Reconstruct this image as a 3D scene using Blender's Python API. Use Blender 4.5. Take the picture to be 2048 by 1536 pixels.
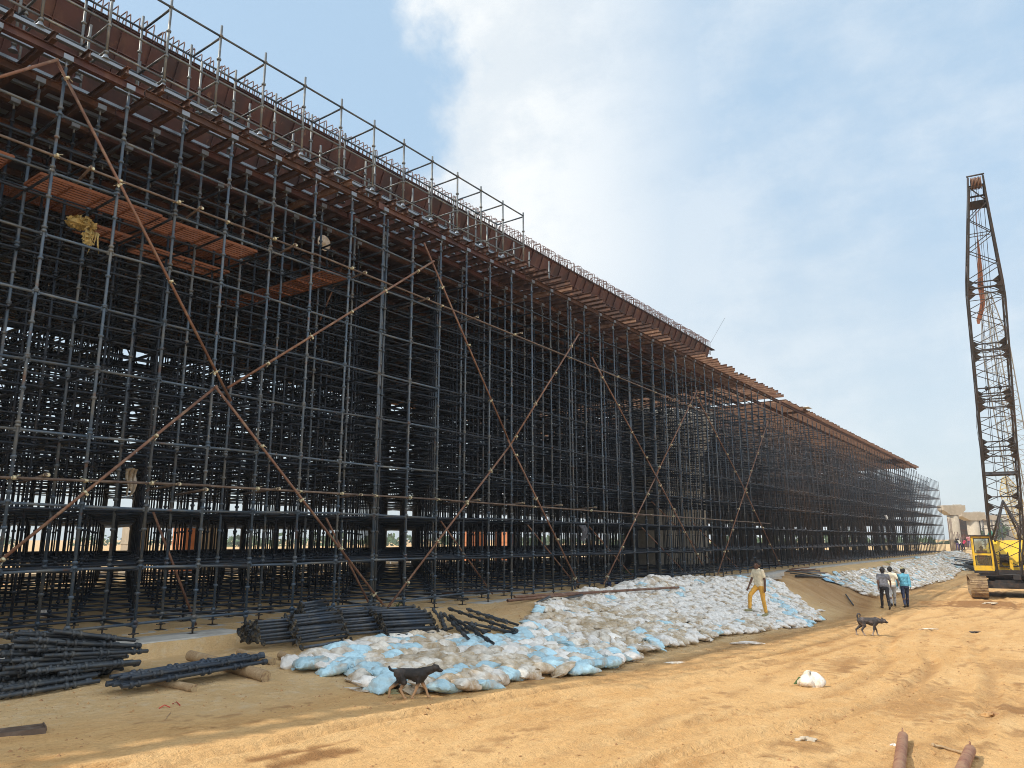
import bpy, math, random
import numpy as np
from mathutils import Vector, Matrix
random.seed(7); RNG = np.random.default_rng(7)
R = math.radians
for o in list(bpy.data.objects): bpy.data.objects.remove(o)
SC = bpy.context.scene; COL = SC.collection
CZ = 1.7                       # everything is laid out relative to eye height, then lifted by CZ at the end
# ------------------------------------------------------------------ camera
F_PX = 1500.0; TH = math.atan(310/1500); CT, ST = math.cos(TH), math.sin(TH)
PSI = math.atan(1126/(1500*CT+310*ST)); CP, SP = math.cos(PSI), math.sin(PSI)
cam = bpy.data.objects.new('camera', bpy.data.cameras.new('camera')); COL.objects.link(cam)
cam.data.sensor_width = 36; cam.data.lens = 36*F_PX/2048; cam.data.clip_end = 6000; cam.data.clip_start = .05
cam.rotation_euler = (math.pi/2+TH, 0, math.atan2(-CP, SP)); SC.camera = cam
# ------------------------------------------------------------------ sun and sky
SUN_EL = R(45.5); SUN_AZ = (-.80, .60)      # towards the sun, in plan
sun = bpy.data.objects.new('sun', bpy.data.lights.new('sun', 'SUN')); COL.objects.link(sun)
sun.data.energy = 3.1; sun.data.angle = R(.6); sun.data.color = (1, .93, .82)
sv = Vector((SUN_AZ[0]*math.cos(SUN_EL), SUN_AZ[1]*math.cos(SUN_EL), math.sin(SUN_EL)))
sun.rotation_euler = sv.to_track_quat('Z', 'Y').to_euler(); sun.location = sv*60
W = bpy.data.worlds.new('World'); SC.world = W; W.use_nodes = True
def world():
    nt = W.node_tree; nt.nodes.clear(); N = nt.nodes.new; L = nt.links.new
    out = N('ShaderNodeOutputWorld'); bg = N('ShaderNodeBackground'); bg.inputs[1].default_value = .13
    sky = N('ShaderNodeTexSky'); sky.sky_type = 'NISHITA'; sky.sun_disc = False
    sky.sun_elevation = SUN_EL; sky.sun_rotation = math.atan2(SUN_AZ[0], SUN_AZ[1])
    sky.air_density = 1.0; sky.dust_density = 1.8; sky.ozone_density = 1.5; sky.altitude = 60
    tc = N('ShaderNodeTexCoord')
    def mth(op, a, b=None, clamp=False):
        m = N('ShaderNodeMath'); m.operation = op; m.use_clamp = clamp
        for i, v in enumerate((a, b)):
            if v is None: continue
            if isinstance(v, (int, float)): m.inputs[i].default_value = v
            else: L(v, m.inputs[i])
        return m.outputs[0]
    def dot(v):
        m = N('ShaderNodeVectorMath'); m.operation = 'DOT_PRODUCT'; L(tc.outputs['Generated'], m.inputs[0]); m.inputs[1].default_value = v
        return m.outputs['Value']
    def rng(v, a, b, c, d):
        m = N('ShaderNodeMapRange'); m.interpolation_type = 'SMOOTHSTEP'; L(v, m.inputs[0])
        for i, x in enumerate((a, b, c, d)): m.inputs[i+1].default_value = x
        return m.outputs[0]
    def noise(scale, detail, rough, off=0, stretch=(1, 1, 1)):
        mp = N('ShaderNodeMapping'); mp.inputs['Scale'].default_value = stretch; mp.inputs['Location'].default_value = (off, off*.7, -off)
        L(tc.outputs['Generated'], mp.inputs[0]); n = N('ShaderNodeTexNoise'); L(mp.outputs[0], n.inputs['Vector'])
        n.inputs['Scale'].default_value = scale; n.inputs['Detail'].default_value = detail; n.inputs['Roughness'].default_value = rough
        return n.outputs['Fac']
    # compass bearing measured from the road's line of sight (tangent of the angle), and height
    f = mth('MAXIMUM', dot((CP, SP, 0)), .05); az = mth('DIVIDE', dot((SP, -CP, 0)), f); el = mth('DIVIDE', dot((0, 0, 1)), f)
    n1 = noise(4.2, 9, .62, 3.1); n2 = noise(2.2, 6, .55, 8.3, (1, 1, 1.6)); n3 = noise(9, 8, .6, 1.7); n4 = noise(7, 9, .68, 5.2, (1.4, .7, 1.8))
    # bank of cumulus with a hard, billowed left edge
    edge = mth('ADD', az, mth('MULTIPLY', mth('SUBTRACT', n1, .5), .42))
    edge = mth('ADD', edge, mth('MULTIPLY', mth('SUBTRACT', n3, .5), .20))
    edge = mth('ADD', edge, mth('MULTIPLY', mth('SUBTRACT', .30, el), -.10)); left = rng(edge, -.165, -.055, 0, 1); right = rng(az, -.02, .42, 1, 0)
    top = rng(el, .12, .42, .25, 1)
    bank = mth('MULTIPLY', mth('MULTIPLY', left, right), top)
    # thin veils to the right
    veil = mth('MULTIPLY', rng(mth('ADD', mth('ADD', n2, mth('MULTIPLY', n1, .5)), mth('MULTIPLY', n4, .45)), .80, 1.22, 0, 1), rng(az, -.1, .25, 0, .42))
    back = mth('MULTIPLY', rng(dot((CP, SP, 0)), .25, -.1, 0, 1), rng(n2, .34, .54, .35, .95))  # unseen clouds behind the camera, added as fill for the shaded ground
    mask = mth('MAXIMUM', mth('MAXIMUM', bank, veil), back, True)
    mix = N('ShaderNodeMix'); mix.data_type = 'RGBA'; L(mask, mix.inputs[0])
    # a little milk in the whole sky (humid air)
    milk = N('ShaderNodeMix'); milk.data_type = 'RGBA'; milk.inputs[0].default_value = .80; L(sky.outputs[0], milk.inputs[6])
    air = N('ShaderNodeMix'); air.data_type = 'RGBA'; L(rng(el, .0, .62, 0, 1), air.inputs[0]); air.inputs[6].default_value = (3.95, 4.5, 4.75, 1); air.inputs[7].default_value = (2.8, 3.9, 5.0, 1); L(air.outputs[2], milk.inputs[7])
    L(milk.outputs[2], mix.inputs[6])
    shade = N('ShaderNodeMix'); shade.data_type = 'RGBA'; L(rng(mth('ADD', mth('MULTIPLY', n1, .6), mth('MULTIPLY', n4, .4)), .38, .60, 0, 1), shade.inputs[0]); shade.inputs[6].default_value = (4.35, 4.75, 5.1, 1); shade.inputs[7].default_value = (5.5, 5.65, 5.7, 1)
    lit = N('ShaderNodeVectorMath'); lit.operation = 'SCALE'; L(shade.outputs[2], lit.inputs[0]); L(mth('ADD', mth('MULTIPLY', back, .7), 1.0), lit.inputs['Scale']); L(lit.outputs[0], mix.inputs[7])  # clouds behind the camera brightened beyond the rest, for fill
    L(mix.outputs[2], bg.inputs[0]); L(bg.outputs[0], out.inputs[0])
world()
SC.view_settings.view_transform = 'Standard'; SC.view_settings.look = 'None'; SC.view_settings.exposure = .5; SC.view_settings.gamma = 1
SC.cycles.max_bounces = 6; SC.cycles.diffuse_bounces = 3; SC.cycles.transparent_max_bounces = 8; SC.cycles.use_denoising = True; SC.cycles.denoising_prefilter = 'NONE'; SC.cycles.filter_width = 1.0
# ------------------------------------------------------------------ helpers: surveying
def ray(px, py):
    r = px-1024; u = 768-py; f = F_PX*CT-u*ST; z = u*CT+F_PX*ST
    return np.array((f*CP+r*SP, f*SP-r*CP, z))
def G(px, py, z): d = ray(px, py); return d*(z/d[2])
def Yp(px, py, Y): d = ray(px, py); return d*(Y/d[1])
def Fd(px, py, f): d = ray(px, py); return d*(f/(d[0]*CP+d[1]*SP))
RIGHT = np.array((SP, -CP, 0.)); FWD = np.array((CP, SP, 0.))
# ------------------------------------------------------------------ helpers: mesh
class MB:
    def __init__(s): s.V = []; s.F = []; s.n = 0
    def add(s, V, F, smooth=False):
        V = np.asarray(V, float).reshape(-1, 3)
        for fa in (F if isinstance(F, list) else [F]):
            fa = np.asarray(fa, int)
            if fa.size: s.F.append((fa+s.n, smooth))
        s.V.append(V); s.n += len(V)
    def tubes(s, P0, P1, r, n=8, r1=None, cap=False):
        P0 = np.asarray(P0, float).reshape(-1, 3); P1 = np.asarray(P1, float).reshape(-1, 3); m = len(P0)
        if not m: return
        d = P1-P0; d /= np.maximum(np.linalg.norm(d, axis=1, keepdims=True), 1e-9)
        ref = np.where(np.abs(d[:, 2:3]) < .9, np.array([[0, 0, 1.]]), np.array([[1., 0, 0]]))
        a = np.cross(d, ref); a /= np.linalg.norm(a, axis=1, keepdims=True); b = np.cross(d, a)
        t = np.arange(n)*2*math.pi/n; c, sn = np.cos(t), np.sin(t)
        ring = a[:, None, :]*c[None, :, None]+b[:, None, :]*sn[None, :, None]
        r0 = np.broadcast_to(np.asarray(r, float), (m,))[:, None, None]; rr = r0 if r1 is None else np.broadcast_to(np.asarray(r1, float), (m,))[:, None, None]
        V = np.concatenate([P0[:, None]+ring*r0, P1[:, None]+ring*rr], axis=1)
        i = np.arange(n); j = (i+1) % n
        q = np.stack([i, j, j+n, i+n], 1); Fq = (q[None]+(np.arange(m)*2*n)[:, None, None]).reshape(-1, 4)
        base = s.n; s.add(V.reshape(-1, 3), Fq, True)
        if cap:
            c0 = (np.arange(n)[::-1][None]+(np.arange(m)*2*n)[:, None]); c1 = (np.arange(n)[None]+n+(np.arange(m)*2*n)[:, None])
            s.F.append((c0+base, False)); s.F.append((c1+base, False))
    def tube(s, p0, p1, r, n=10, r1=None, cap=True): s.tubes([p0], [p1], r, n, r1, cap)
    def path(s, pts, r, n=8, cap=True):
        P = np.asarray(pts, float); m = len(P); r = np.broadcast_to(np.asarray(r, float), (m,))
        d = np.gradient(P, axis=0); d /= np.maximum(np.linalg.norm(d, axis=1, keepdims=True), 1e-9)
        a = np.cross(d[0], (0, 0, 1.) if abs(d[0][2]) < .9 else (1., 0, 0)); rings = []; t = np.arange(n)*2*math.pi/n
        for k in range(m):
            a = a-d[k]*np.dot(a, d[k]); a /= np.linalg.norm(a); b = np.cross(d[k], a)
            rings.append(P[k]+r[k]*(np.outer(np.cos(t), a)+np.outer(np.sin(t), b)))
        i = np.arange(n); j = (i+1) % n; q = np.stack([i, j, j+n, i+n], 1)
        Fq = np.concatenate([q+k*n for k in range(m-1)]); base = s.n; s.add(np.concatenate(rings), Fq, True)
        if cap: s.F.append((np.arange(n)[::-1][None]+base, False)); s.F.append((np.arange(n)[None]+base+(m-1)*n, False))
    def box(s, c, size, ax=None):
        c = np.asarray(c, float); h = np.asarray(size, float)/2
        ax = np.eye(3) if ax is None else np.asarray(ax, float)
        V = np.array([[x, y, z] for z in (-1, 1) for y in (-1, 1) for x in (-1, 1)])*h
        s.add(c+V@ax, np.array([[0, 2, 3, 1], [4, 5, 7, 6], [0, 1, 5, 4], [2, 6, 7, 3], [0, 4, 6, 2], [1, 3, 7, 5]]))
    def beam(s, p0, p1, prof, up=(0, 0, 1)):
        p0 = np.asarray(p0, float); p1 = np.asarray(p1, float); d = p1-p0; d /= np.linalg.norm(d)
        a = np.cross(d, up); a /= np.linalg.norm(a); b = np.cross(a, d); pr = np.asarray(prof, float); n = len(pr)
        ring = pr[:, :1]*a+pr[:, 1:]*b; i = np.arange(n); j = (i+1) % n; base = s.n
        s.add(np.concatenate([p0+ring, p1+ring]), np.stack([i, j, j+n, i+n], 1))
        s.F.append((np.arange(n)[::-1][None]+base, False)); s.F.append((np.arange(n)[None]+base+n, False))
    def lathe(s, o, prof, n=12, smooth=True, axis='z'):
        o = np.asarray(o, float); t = np.arange(n)*2*math.pi/n; rings = []
        for r, z in prof:
            c, k = r*np.cos(t), r*np.sin(t); zz = np.full(n, z)
            rings.append(np.stack({'z': (c, k, zz), 'x': (zz, c, k), 'y': (k, zz, c)}[axis], 1)+o)
        i = np.arange(n); j = (i+1) % n; q = np.stack([i, j, j+n, i+n], 1); base = s.n
        s.add(np.concatenate(rings), np.concatenate([q+k*n for k in range(len(prof)-1)]), smooth)
        s.F.append((np.arange(n)[::-1][None]+base, False)); s.F.append((np.arange(n)[None]+base+(len(prof)-1)*n, False))
    def plate(s, poly, normal, th):
        P = np.asarray(poly, float); nv = np.asarray(normal, float); nv = nv/np.linalg.norm(nv)*th/2; n = len(P); base = s.n
        i = np.arange(n); j = (i+1) % n
        s.add(np.concatenate([P-nv, P+nv]), np.stack([i, j, j+n, i+n], 1)); s.F.append((np.arange(n)[::-1][None]+base, False)); s.F.append((np.arange(n)[None]+base+n, False))
    def rc(s, p0, p1, r0, r1=None, n=14):      # capsule with two radii
        p0 = np.asarray(p0, float); p1 = np.asarray(p1, float); r1 = r0 if r1 is None else r1; d = p1-p0; l = np.linalg.norm(d)
        if l < 1e-6: p1 = p0+np.array((0, 0, 1e-4)); d = p1-p0; l = 1e-4
        d /= l; pts = []; rs = []
        for k in range(6): a = k/6*math.pi/2; pts.append(p0-d*r0*math.cos(a)); rs.append(max(r0*math.sin(a), 1e-4))
        pts.append(p0); rs.append(r0); pts.append(p1); rs.append(r1)
        for k in range(1, 7): a = math.pi/2-k/6*math.pi/2; pts.append(p1+d*r1*math.cos(a)); rs.append(max(r1*math.sin(a), 1e-4))
        P = np.array(pts); rs = np.array(rs)
        a = np.cross(d, (0, 0, 1.) if abs(d[2]) < .9 else (1., 0, 0)); a /= np.linalg.norm(a); b = np.cross(d, a); t = np.arange(n)*2*math.pi/n
        ring = np.outer(np.cos(t), a)+np.outer(np.sin(t), b); V = (P[:, None]+rs[:, None, None]*ring[None]).reshape(-1, 3)
        i = np.arange(n); j = (i+1) % n; q = np.stack([i, j, j+n, i+n], 1); base = s.n
        s.add(V, np.concatenate([q+k*n for k in range(len(P)-1)]), True); s.F.append((np.arange(n)[::-1][None]+base, False)); s.F.append((np.arange(n)[None]+base+(len(P)-1)*n, False))
    def mesh(s, name, mat, origin=(0, 0, 0)):
        me = bpy.data.meshes.new(name); V = np.concatenate(s.V)-np.asarray(origin)
        me.vertices.add(len(V)); me.vertices.foreach_set('co', V.astype(np.float32).ravel())
        lens = np.concatenate([np.full(len(f), f.shape[1]) for f, _ in s.F]); idx = np.concatenate([f.ravel() for f, _ in s.F]); sm = np.concatenate([np.full(len(f), k) for f, k in s.F])
        me.loops.add(len(idx)); me.loops.foreach_set('vertex_index', idx.astype(np.int32)); me.polygons.add(len(lens))
        me.polygons.foreach_set('loop_start', np.concatenate([[0], np.cumsum(lens)[:-1]]).astype(np.int32)); me.polygons.foreach_set('use_smooth', sm.astype(bool))
        me.update(calc_edges=True); me.validate()
        if mat: me.materials.append(mat)
        return me
    def build(s, name, mat, parent=None, origin=None):
        if origin is None: origin = root_loc(parent) if parent else (0, 0, 0)
        o = bpy.data.objects.new(name, s.mesh(name, mat, origin)); COL.objects.link(o)
        if parent: o.parent = parent
        else: o.location = origin
        return o
def root_loc(o):
    while o.parent: o = o.parent
    return np.array(o.location)
def tag(o, label, cat, group=None, kind=None):
    o['label'] = label; o['category'] = cat
    if group: o['group'] = group
    if kind: o['kind'] = kind
    return o
def thing(name, label, cat, loc, group=None):
    o = bpy.data.objects.new(name, None); o.empty_display_size = .2; COL.objects.link(o); o.location = tuple(loc); return tag(o, label, cat, group)
def inst(me, name, loc, rot=None, parent=None, scale=1):
    o = bpy.data.objects.new(name, me); COL.objects.link(o); o.location = tuple(loc)
    if rot is not None: o.rotation_euler = rot if not isinstance(rot, Matrix) else rot.to_euler()
    if parent: o.parent = parent
    if scale != 1: o.scale = (scale,)*3 if isinstance(scale, (int, float)) else scale
    return o
ORD = ['first', 'second', 'third', 'fourth', 'fifth', 'sixth', 'seventh', 'eighth', 'ninth', 'tenth', 'eleventh', 'twelfth', 'thirteenth', 'fourteenth', 'fifteenth', 'sixteenth', 'seventeenth', 'eighteenth', 'nineteenth']
TENS = ['', '', 'twent', 'thirt', 'fort', 'fift', 'sixt', 'sevent', 'eight', 'ninet']
def ordn(i):
    if i < 19: return ORD[i]
    n = i+1
    if n >= 100: return 'hundredth' if n == 100 else 'hundred and '+ordn(n-101)
    return TENS[n//10]+'ieth' if n % 10 == 0 else TENS[n//10]+'y-'+ORD[n % 10-1]
# value noise
TAB = RNG.random((256, 256))
def vnoise(x, y, s=1.):
    x = np.asarray(x, float)/s+1000.; y = np.asarray(y, float)/s+1000.; i = np.floor(x).astype(int); j = np.floor(y).astype(int); u = x-i; v = y-j
    u = u*u*(3-2*u); v = v*v*(3-2*v); g = lambda a, b: TAB[a & 255, b & 255]
    return (g(i, j)*(1-u)+g(i+1, j)*u)*(1-v)+(g(i, j+1)*(1-u)+g(i+1, j+1)*u)*v-.5
def sstep(t): t = np.clip(t, 0, 1); return t*t*(3-2*t)
# ------------------------------------------------------------------ materials
def mat(name, col, rough=.7, metal=0., noise=None, bump=0., bscale=40., spec=.4, coord='Object', obj_var=0.):
    """noise: list of (colour, scale, lo, hi, stretch) layers mixed over the base."""
    m = bpy.data.materials.new(name); m.use_nodes = True; nt = m.node_tree; b = nt.nodes['Principled BSDF']; N = nt.nodes.new; L = nt.links.new
    b.inputs['Roughness'].default_value = rough; b.inputs['Metallic'].default_value = metal; b.inputs['Specular IOR Level'].default_value = spec
    tc = N('ShaderNodeTexCoord'); src = tc.outputs[coord] if coord != 'World' else N('ShaderNodeNewGeometry').outputs['Position']; cur = None
    rgb = N('ShaderNodeRGB'); rgb.outputs[0].default_value = (*col, 1); cur = rgb.outputs[0]
    for c, sc, lo, hi, st in (noise or []):
        mp = N('ShaderNodeMapping'); mp.inputs['Scale'].default_value = st; L(src, mp.inputs[0])
        n = N('ShaderNodeTexNoise'); n.inputs['Scale'].default_value = sc; n.inputs['Detail'].default_value = 5; n.inputs['Roughness'].default_value = .6; L(mp.outputs[0], n.inputs['Vector'])
        mr = N('ShaderNodeMapRange'); L(n.outputs['Fac'], mr.inputs[0]); mr.inputs[1].default_value = lo; mr.inputs[2].default_value = hi
        mx = N('ShaderNodeMix'); mx.data_type = 'RGBA'; L(mr.outputs[0], mx.inputs[0]); L(cur, mx.inputs[6]); mx.inputs[7].default_value = (*c, 1); cur = mx.outputs[2]
    if obj_var:
        oi = N('ShaderNodeObjectInfo'); hs = N('ShaderNodeHueSaturation'); mr = N('ShaderNodeMapRange'); L(oi.outputs['Random'], mr.inputs[0]); mr.inputs[3].default_value = 1-obj_var; mr.inputs[4].default_value = 1+obj_var
        L(mr.outputs[0], hs.inputs['Value']); L(cur, hs.inputs['Color']); cur = hs.outputs[0]
    L(cur, b.inputs['Base Color'])
    if bump:
        n = N('ShaderNodeTexNoise'); n.inputs['Scale'].default_value = bscale; n.inputs['Detail'].default_value = 5; L(src, n.inputs['Vector'])
        bp = N('ShaderNodeBump'); bp.inputs['Strength'].default_value = bump; bp.inputs['Distance'].default_value = .02; L(n.outputs['Fac'], bp.inputs['Height']); L(bp.outputs[0], b.inputs['Normal'])
    return m
I3 = (1, 1, 1)
M = {}
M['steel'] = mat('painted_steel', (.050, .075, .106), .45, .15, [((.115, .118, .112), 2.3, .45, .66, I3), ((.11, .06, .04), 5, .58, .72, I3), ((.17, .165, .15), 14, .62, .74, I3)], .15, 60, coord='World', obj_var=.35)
M['steel_shaded'] = mat('shaded_steel', (.015, .023, .036), .5, .3, [((.045, .045, .045), 4, .5, .75, I3), ((.07, .04, .028), 7, .6, .8, I3)], .15, 60, coord='World')  # painted steel darkened, the interior's shade put into its colour
M['steel_brown'] = mat('weathered_steel', (.040, .047, .060), .5, .2, [((.075, .052, .042), .35, .46, .62, I3), ((.10, .07, .05), 8, .62, .75, I3)], .15, 60, coord='World')
M['steel_pale'] = mat('worn_galvanised_steel', (.13, .145, .155), .45, .5, [((.24, .24, .22), 6, .5, .62, I3), ((.07, .075, .085), 3, .5, .7, I3), ((.16, .10, .06), 12, .62, .75, I3)], .1, 60, coord='World')
M['zinc'] = mat('zinc_plate', (.21, .245, .285), .45, .6, [((.20, .22, .25), 3, .45, .7, I3)], coord='World')
M['tube'] = mat('tube_paint', (.038, .046, .056), .42, .2, [((.085, .085, .08), 4, .48, .72, I3), ((.09, .07, .05), 14, .62, .75, I3)], .2, 70, obj_var=.35)
M['tube_blue'] = mat('tube_blue_paint', (.034, .048, .070), .42, .2, [((.085, .088, .09), 4, .45, .7, I3), ((.09, .07, .05), 14, .64, .75, I3)], .2, 70, obj_var=.35)
M['tube_in'] = mat('blade_end', (.03, .031, .032), .6, .3, [((.12, .09, .05), 9, .5, .68, I3)], .2, 50, obj_var=.4)
M['rust'] = mat('rust', (.066, .034, .025), .75, .15, [((.19, .085, .045), 6, .5, .72, I3), ((.06, .035, .03), 3, .5, .75, I3)], .25, 60, coord='World')
M['rust_pipe'] = mat('rust_pipe', (.19, .095, .06), .65, .25, [((.27, .18, .12), 7, .48, .7, I3), ((.11, .06, .045), 2.5, .5, .7, I3)], .2, 60, coord='World')
M['rust_orange'] = mat('rust_orange', (.20, .072, .030), .8, .1, [((.13, .05, .026), 5, .5, .7, I3)], .25, 60, coord='World')
M['rust_tan'] = mat('rust_tan', (.19, .105, .066), .8, .1, [((.14, .07, .045), 3, .45, .65, I3), ((.32, .21, .14), 9, .55, .7, I3)], .25, 60, coord='World')
M['form'] = mat('formwork_steel', (.078, .031, .027), .6, .2, [((.13, .064, .042), 2.2, .5, .72, (1, 1, .35)), ((.045, .024, .024), 1.3, .46, .6, (1, 1, .4)), ((.17, .09, .055), 7, .62, .74, (1, 1, .5))], .1, 30, coord='World')
M['form_shaded'] = mat('shaded_soffit', (.05, .024, .022), .7, .1, [((.08, .045, .035), 2.2, .5, .72, I3)], .1, 30, coord='World')  # formwork steel with the shade under the deck put into its colour
M['pipe_dull'] = mat('dull_brown_pipe', (.125, .088, .066), .6, .2, [((.19, .15, .12), 7, .48, .7, I3), ((.08, .055, .045), 2.5, .5, .7, I3)], .2, 60, coord='World')
M['rebar'] = mat('rebar', (.12, .075, .07), .7, .3, [((.2, .12, .09), 20, .5, .7, I3)], coord='World')
M['clamp'] = mat('clamp_zinc', (.55, .50, .34), .45, .5, [((.3, .25, .16), 30, .45, .7, I3)])
M['conc'] = mat('concrete', (.42, .40, .36), .9, 0, [((.30, .28, .25), 1.2, .45, .7, I3), ((.5, .48, .43), 7, .5, .7, I3)], .3, 30, coord='World')
M['conc_tan'] = mat('pier_concrete', (.40, .34, .26), .9, 0, [((.33, .28, .21), .6, .45, .7, (1, 1, .5)), ((.46, .40, .31), 3, .5, .7, I3)], .2, 20, coord='World')
M['orange_wall'] = mat('orange_shutter', (.55, .22, .10), .8, 0, [((.42, .16, .08), 1.5, .45, .7, I3)], coord='World')
M['wood'] = mat('wood', (.36, .25, .14), .85, 0, [((.24, .15, .08), 8, .45, .7, (1, 8, 8)), ((.45, .34, .21), 3, .5, .7, (1, 4, 4))], .4, 30)
M['ply'] = mat('weathered_board', (.40, .37, .32), .9, 0, [((.28, .25, .21), 3, .4, .7, (1, 6, 6))], .2, 40, coord='World')
def cloth_mat(name, c, rough=.85, dirt=None, lo=.5, hi=.68, sub=0.):
    return mat(name, c, rough, 0, [((dirt or tuple(x*.6 for x in c)), 4.5, lo, hi, I3), (tuple(x*.82 for x in c), 18, .45, .7, I3)], .6, 26, obj_var=.14)
DIRT = (.36, .255, .145)
M['bag_white'] = cloth_mat('sack_white', (.745, .715, .67), .6, DIRT, .50, .66)
M['bag_dusty'] = cloth_mat('sack_dusty', (.70, .655, .58), .7, DIRT, .42, .58)
M['bag_tan'] = cloth_mat('sack_tan', (.62, .55, .45), .75, (.38, .28, .165), .38, .52)
M['bag_blue'] = cloth_mat('sack_blue', (.44, .645, .735), .55, (.44, .36, .26), .50, .64)
M['sky_blue_sheet'] = cloth_mat('blue_sheet', (.30, .55, .75), .5)
M['green_net'] = cloth_mat('green_net', (.08, .40, .30), .8)
M['black_plastic'] = mat('black_plastic', (.018, .018, .02), .4)
M['orange_sling'] = cloth_mat('orange_sling', (.40, .185, .12), .8)
M['straw'] = cloth_mat('straw_sack', (.50, .40, .17), .9)
M['yellow'] = mat('crane_yellow', (.72, .44, .02), .45, 0, [((.5, .33, .06), 2, .5, .72, I3), ((.20, .13, .07), 4, .57, .74, I3), ((.42, .33, .16), 11, .6, .74, I3)], .08, 20, coord='World')
M['machine_dark'] = mat('machine_dark', (.035, .03, .028), .6, .3, [((.10, .06, .04), 4, .5, .7, I3)], .2, 40, coord='World')
M['boom'] = mat('boom_steel', (.052, .047, .045), .6, .2, [((.085, .058, .046), 2, .5, .68, I3)], .2, 40, coord='World')
M['boom_grey'] = mat('grey_boom_steel', (.30, .29, .26), .6, .2, None)
M['boom_yellow'] = mat('pale_yellow_boom', (.55, .42, .16), .6, .1, None)
M['track'] = mat('track_shoes', (.30, .205, .11), .8, .15, [((.16, .10, .06), 4, .45, .65, I3), ((.42, .30, .17), 9, .55, .7, I3)], .4, 40, coord='World')
M['skin'] = mat('skin', (.115, .055, .034), .5, 0, None); M['skin_lt'] = mat('skin_light', (.20, .10, .06), .5)
M['hair'] = mat('hair', (.010, .009, .009), .6, 0, None, .3, 80)
M['eye'] = mat('eye', (.6, .58, .55), .3)
M['white_paint'] = mat('white_paint', (.7, .7, .68), .5, 0, [((.5, .47, .42), 4, .5, .7, I3)])
M['blue_metal'] = mat('blue_metal', (.025, .045, .12), .45, .3, [((.012, .02, .05), 8, .45, .7, I3)], .2, 50)
M['red_cloth'] = cloth_mat('red_cloth', (.60, .07, .05)); M['ink'] = mat('printed_ink', (.03, .04, .05), .7)
def glass():
    m = bpy.data.materials.new('glass'); m.use_nodes = True; nt = m.node_tree; nt.nodes.clear(); N = nt.nodes.new; L = nt.links.new
    o = N('ShaderNodeOutputMaterial'); mx = N('ShaderNodeMixShader'); t = N('ShaderNodeBsdfTransparent'); g = N('ShaderNodeBsdfGlossy'); fr = N('ShaderNodeFresnel')
    t.inputs[0].default_value = (.72, .80, .80, 1); g.inputs['Roughness'].default_value = .03; ad = N('ShaderNodeMath'); ad.operation = 'ADD'; ad.inputs[1].default_value = .07; L(fr.outputs[0], ad.inputs[0])
    L(ad.outputs[0], mx.inputs[0]); L(t.outputs[0], mx.inputs[1]); L(g.outputs[0], mx.inputs[2]); L(mx.outputs[0], o.inputs[0]); return m
M['glass'] = glass()
# ------------------------------------------------------------------ ground
D = 13.0; BAY = 1.077; X0 = 4.742; PAD = -1.68
def foot(X): return np.interp(X, [-30, 3, 8, 12, 18, 27, 33, 38, 44, 60, 81, 110, 200], [8.2, 8.1, 7.6, 6.75, 7.0, 7.15, 7.6, 8.3, 8.7, 8.3, 8.0, 8.0, 6])
def crest(X): return np.interp(X, [-30, 3, 10, 14, 20, 27, 31, 38, 50, 110], [10.2, 10.4, 11.0, 12.0, 12.6, 12.4, 11.2, 10.9, 12.1, 12.3])
def road(X): return np.interp(X, [-60, 3, 8, 13, 23, 36, 60, 200], [-1.72, -1.80, -2.06, -2.30, -2.62, -3.0, -3.06, -3.0])
def bankfrac(X, Y): f = foot(X); return sstep((Y-f)/(crest(X)-f))
def hbase(X, Y):
    X = np.asarray(X, float); Y = np.asarray(Y, float); t = bankfrac(X, Y); lin = np.clip((Y-foot(X))/(crest(X)-foot(X)), 0, 1); t = .55*t+.45*lin
    z = road(X)*(1-t)+(PAD-.13*sstep((12.45-Y)/.1)*sstep((13-X)/3)-.10*sstep((12.45-Y)/.1)*sstep((9.6-X)/.6)*sstep((X-6)/.6)*sstep((Y-11.2)/.8))*t
    # heaps of earth between the tube stacks and the sandbags, and the bare spoil between the two sandbag slopes
    for cx, cy, rx, ry, h in ((15.2, 10.7, 1.5, .9, .26), (16.7, 11.6, 1.0, .6, .22), (19.5, 11.8, 1.4, .6, .16), (25, 12.0, 1.5, .6, .25), (36.0, 9.8, 2.6, 1.6, .35), (13.3, 9.6, 1.3, .9, .12), (98, 8.5, 7, 2.6, .9), (106, 6.5, 6, 3.0, 1.0)):
        z = z+h*np.exp(-((X-cx)/rx)**2-((Y-cy)/ry)**2)
    # spoil slope pushed towards the road where the bags stop
    z = z+.5*np.exp(-((X-40)/3.5)**2-((Y-8.6)/1.1)**2)
    far = sstep((Y-36)/6); z = z*(1-far)-2.4*far
    return z+.35*sstep((2.0-Y)/12)*sstep((20-X)/15)
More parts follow.
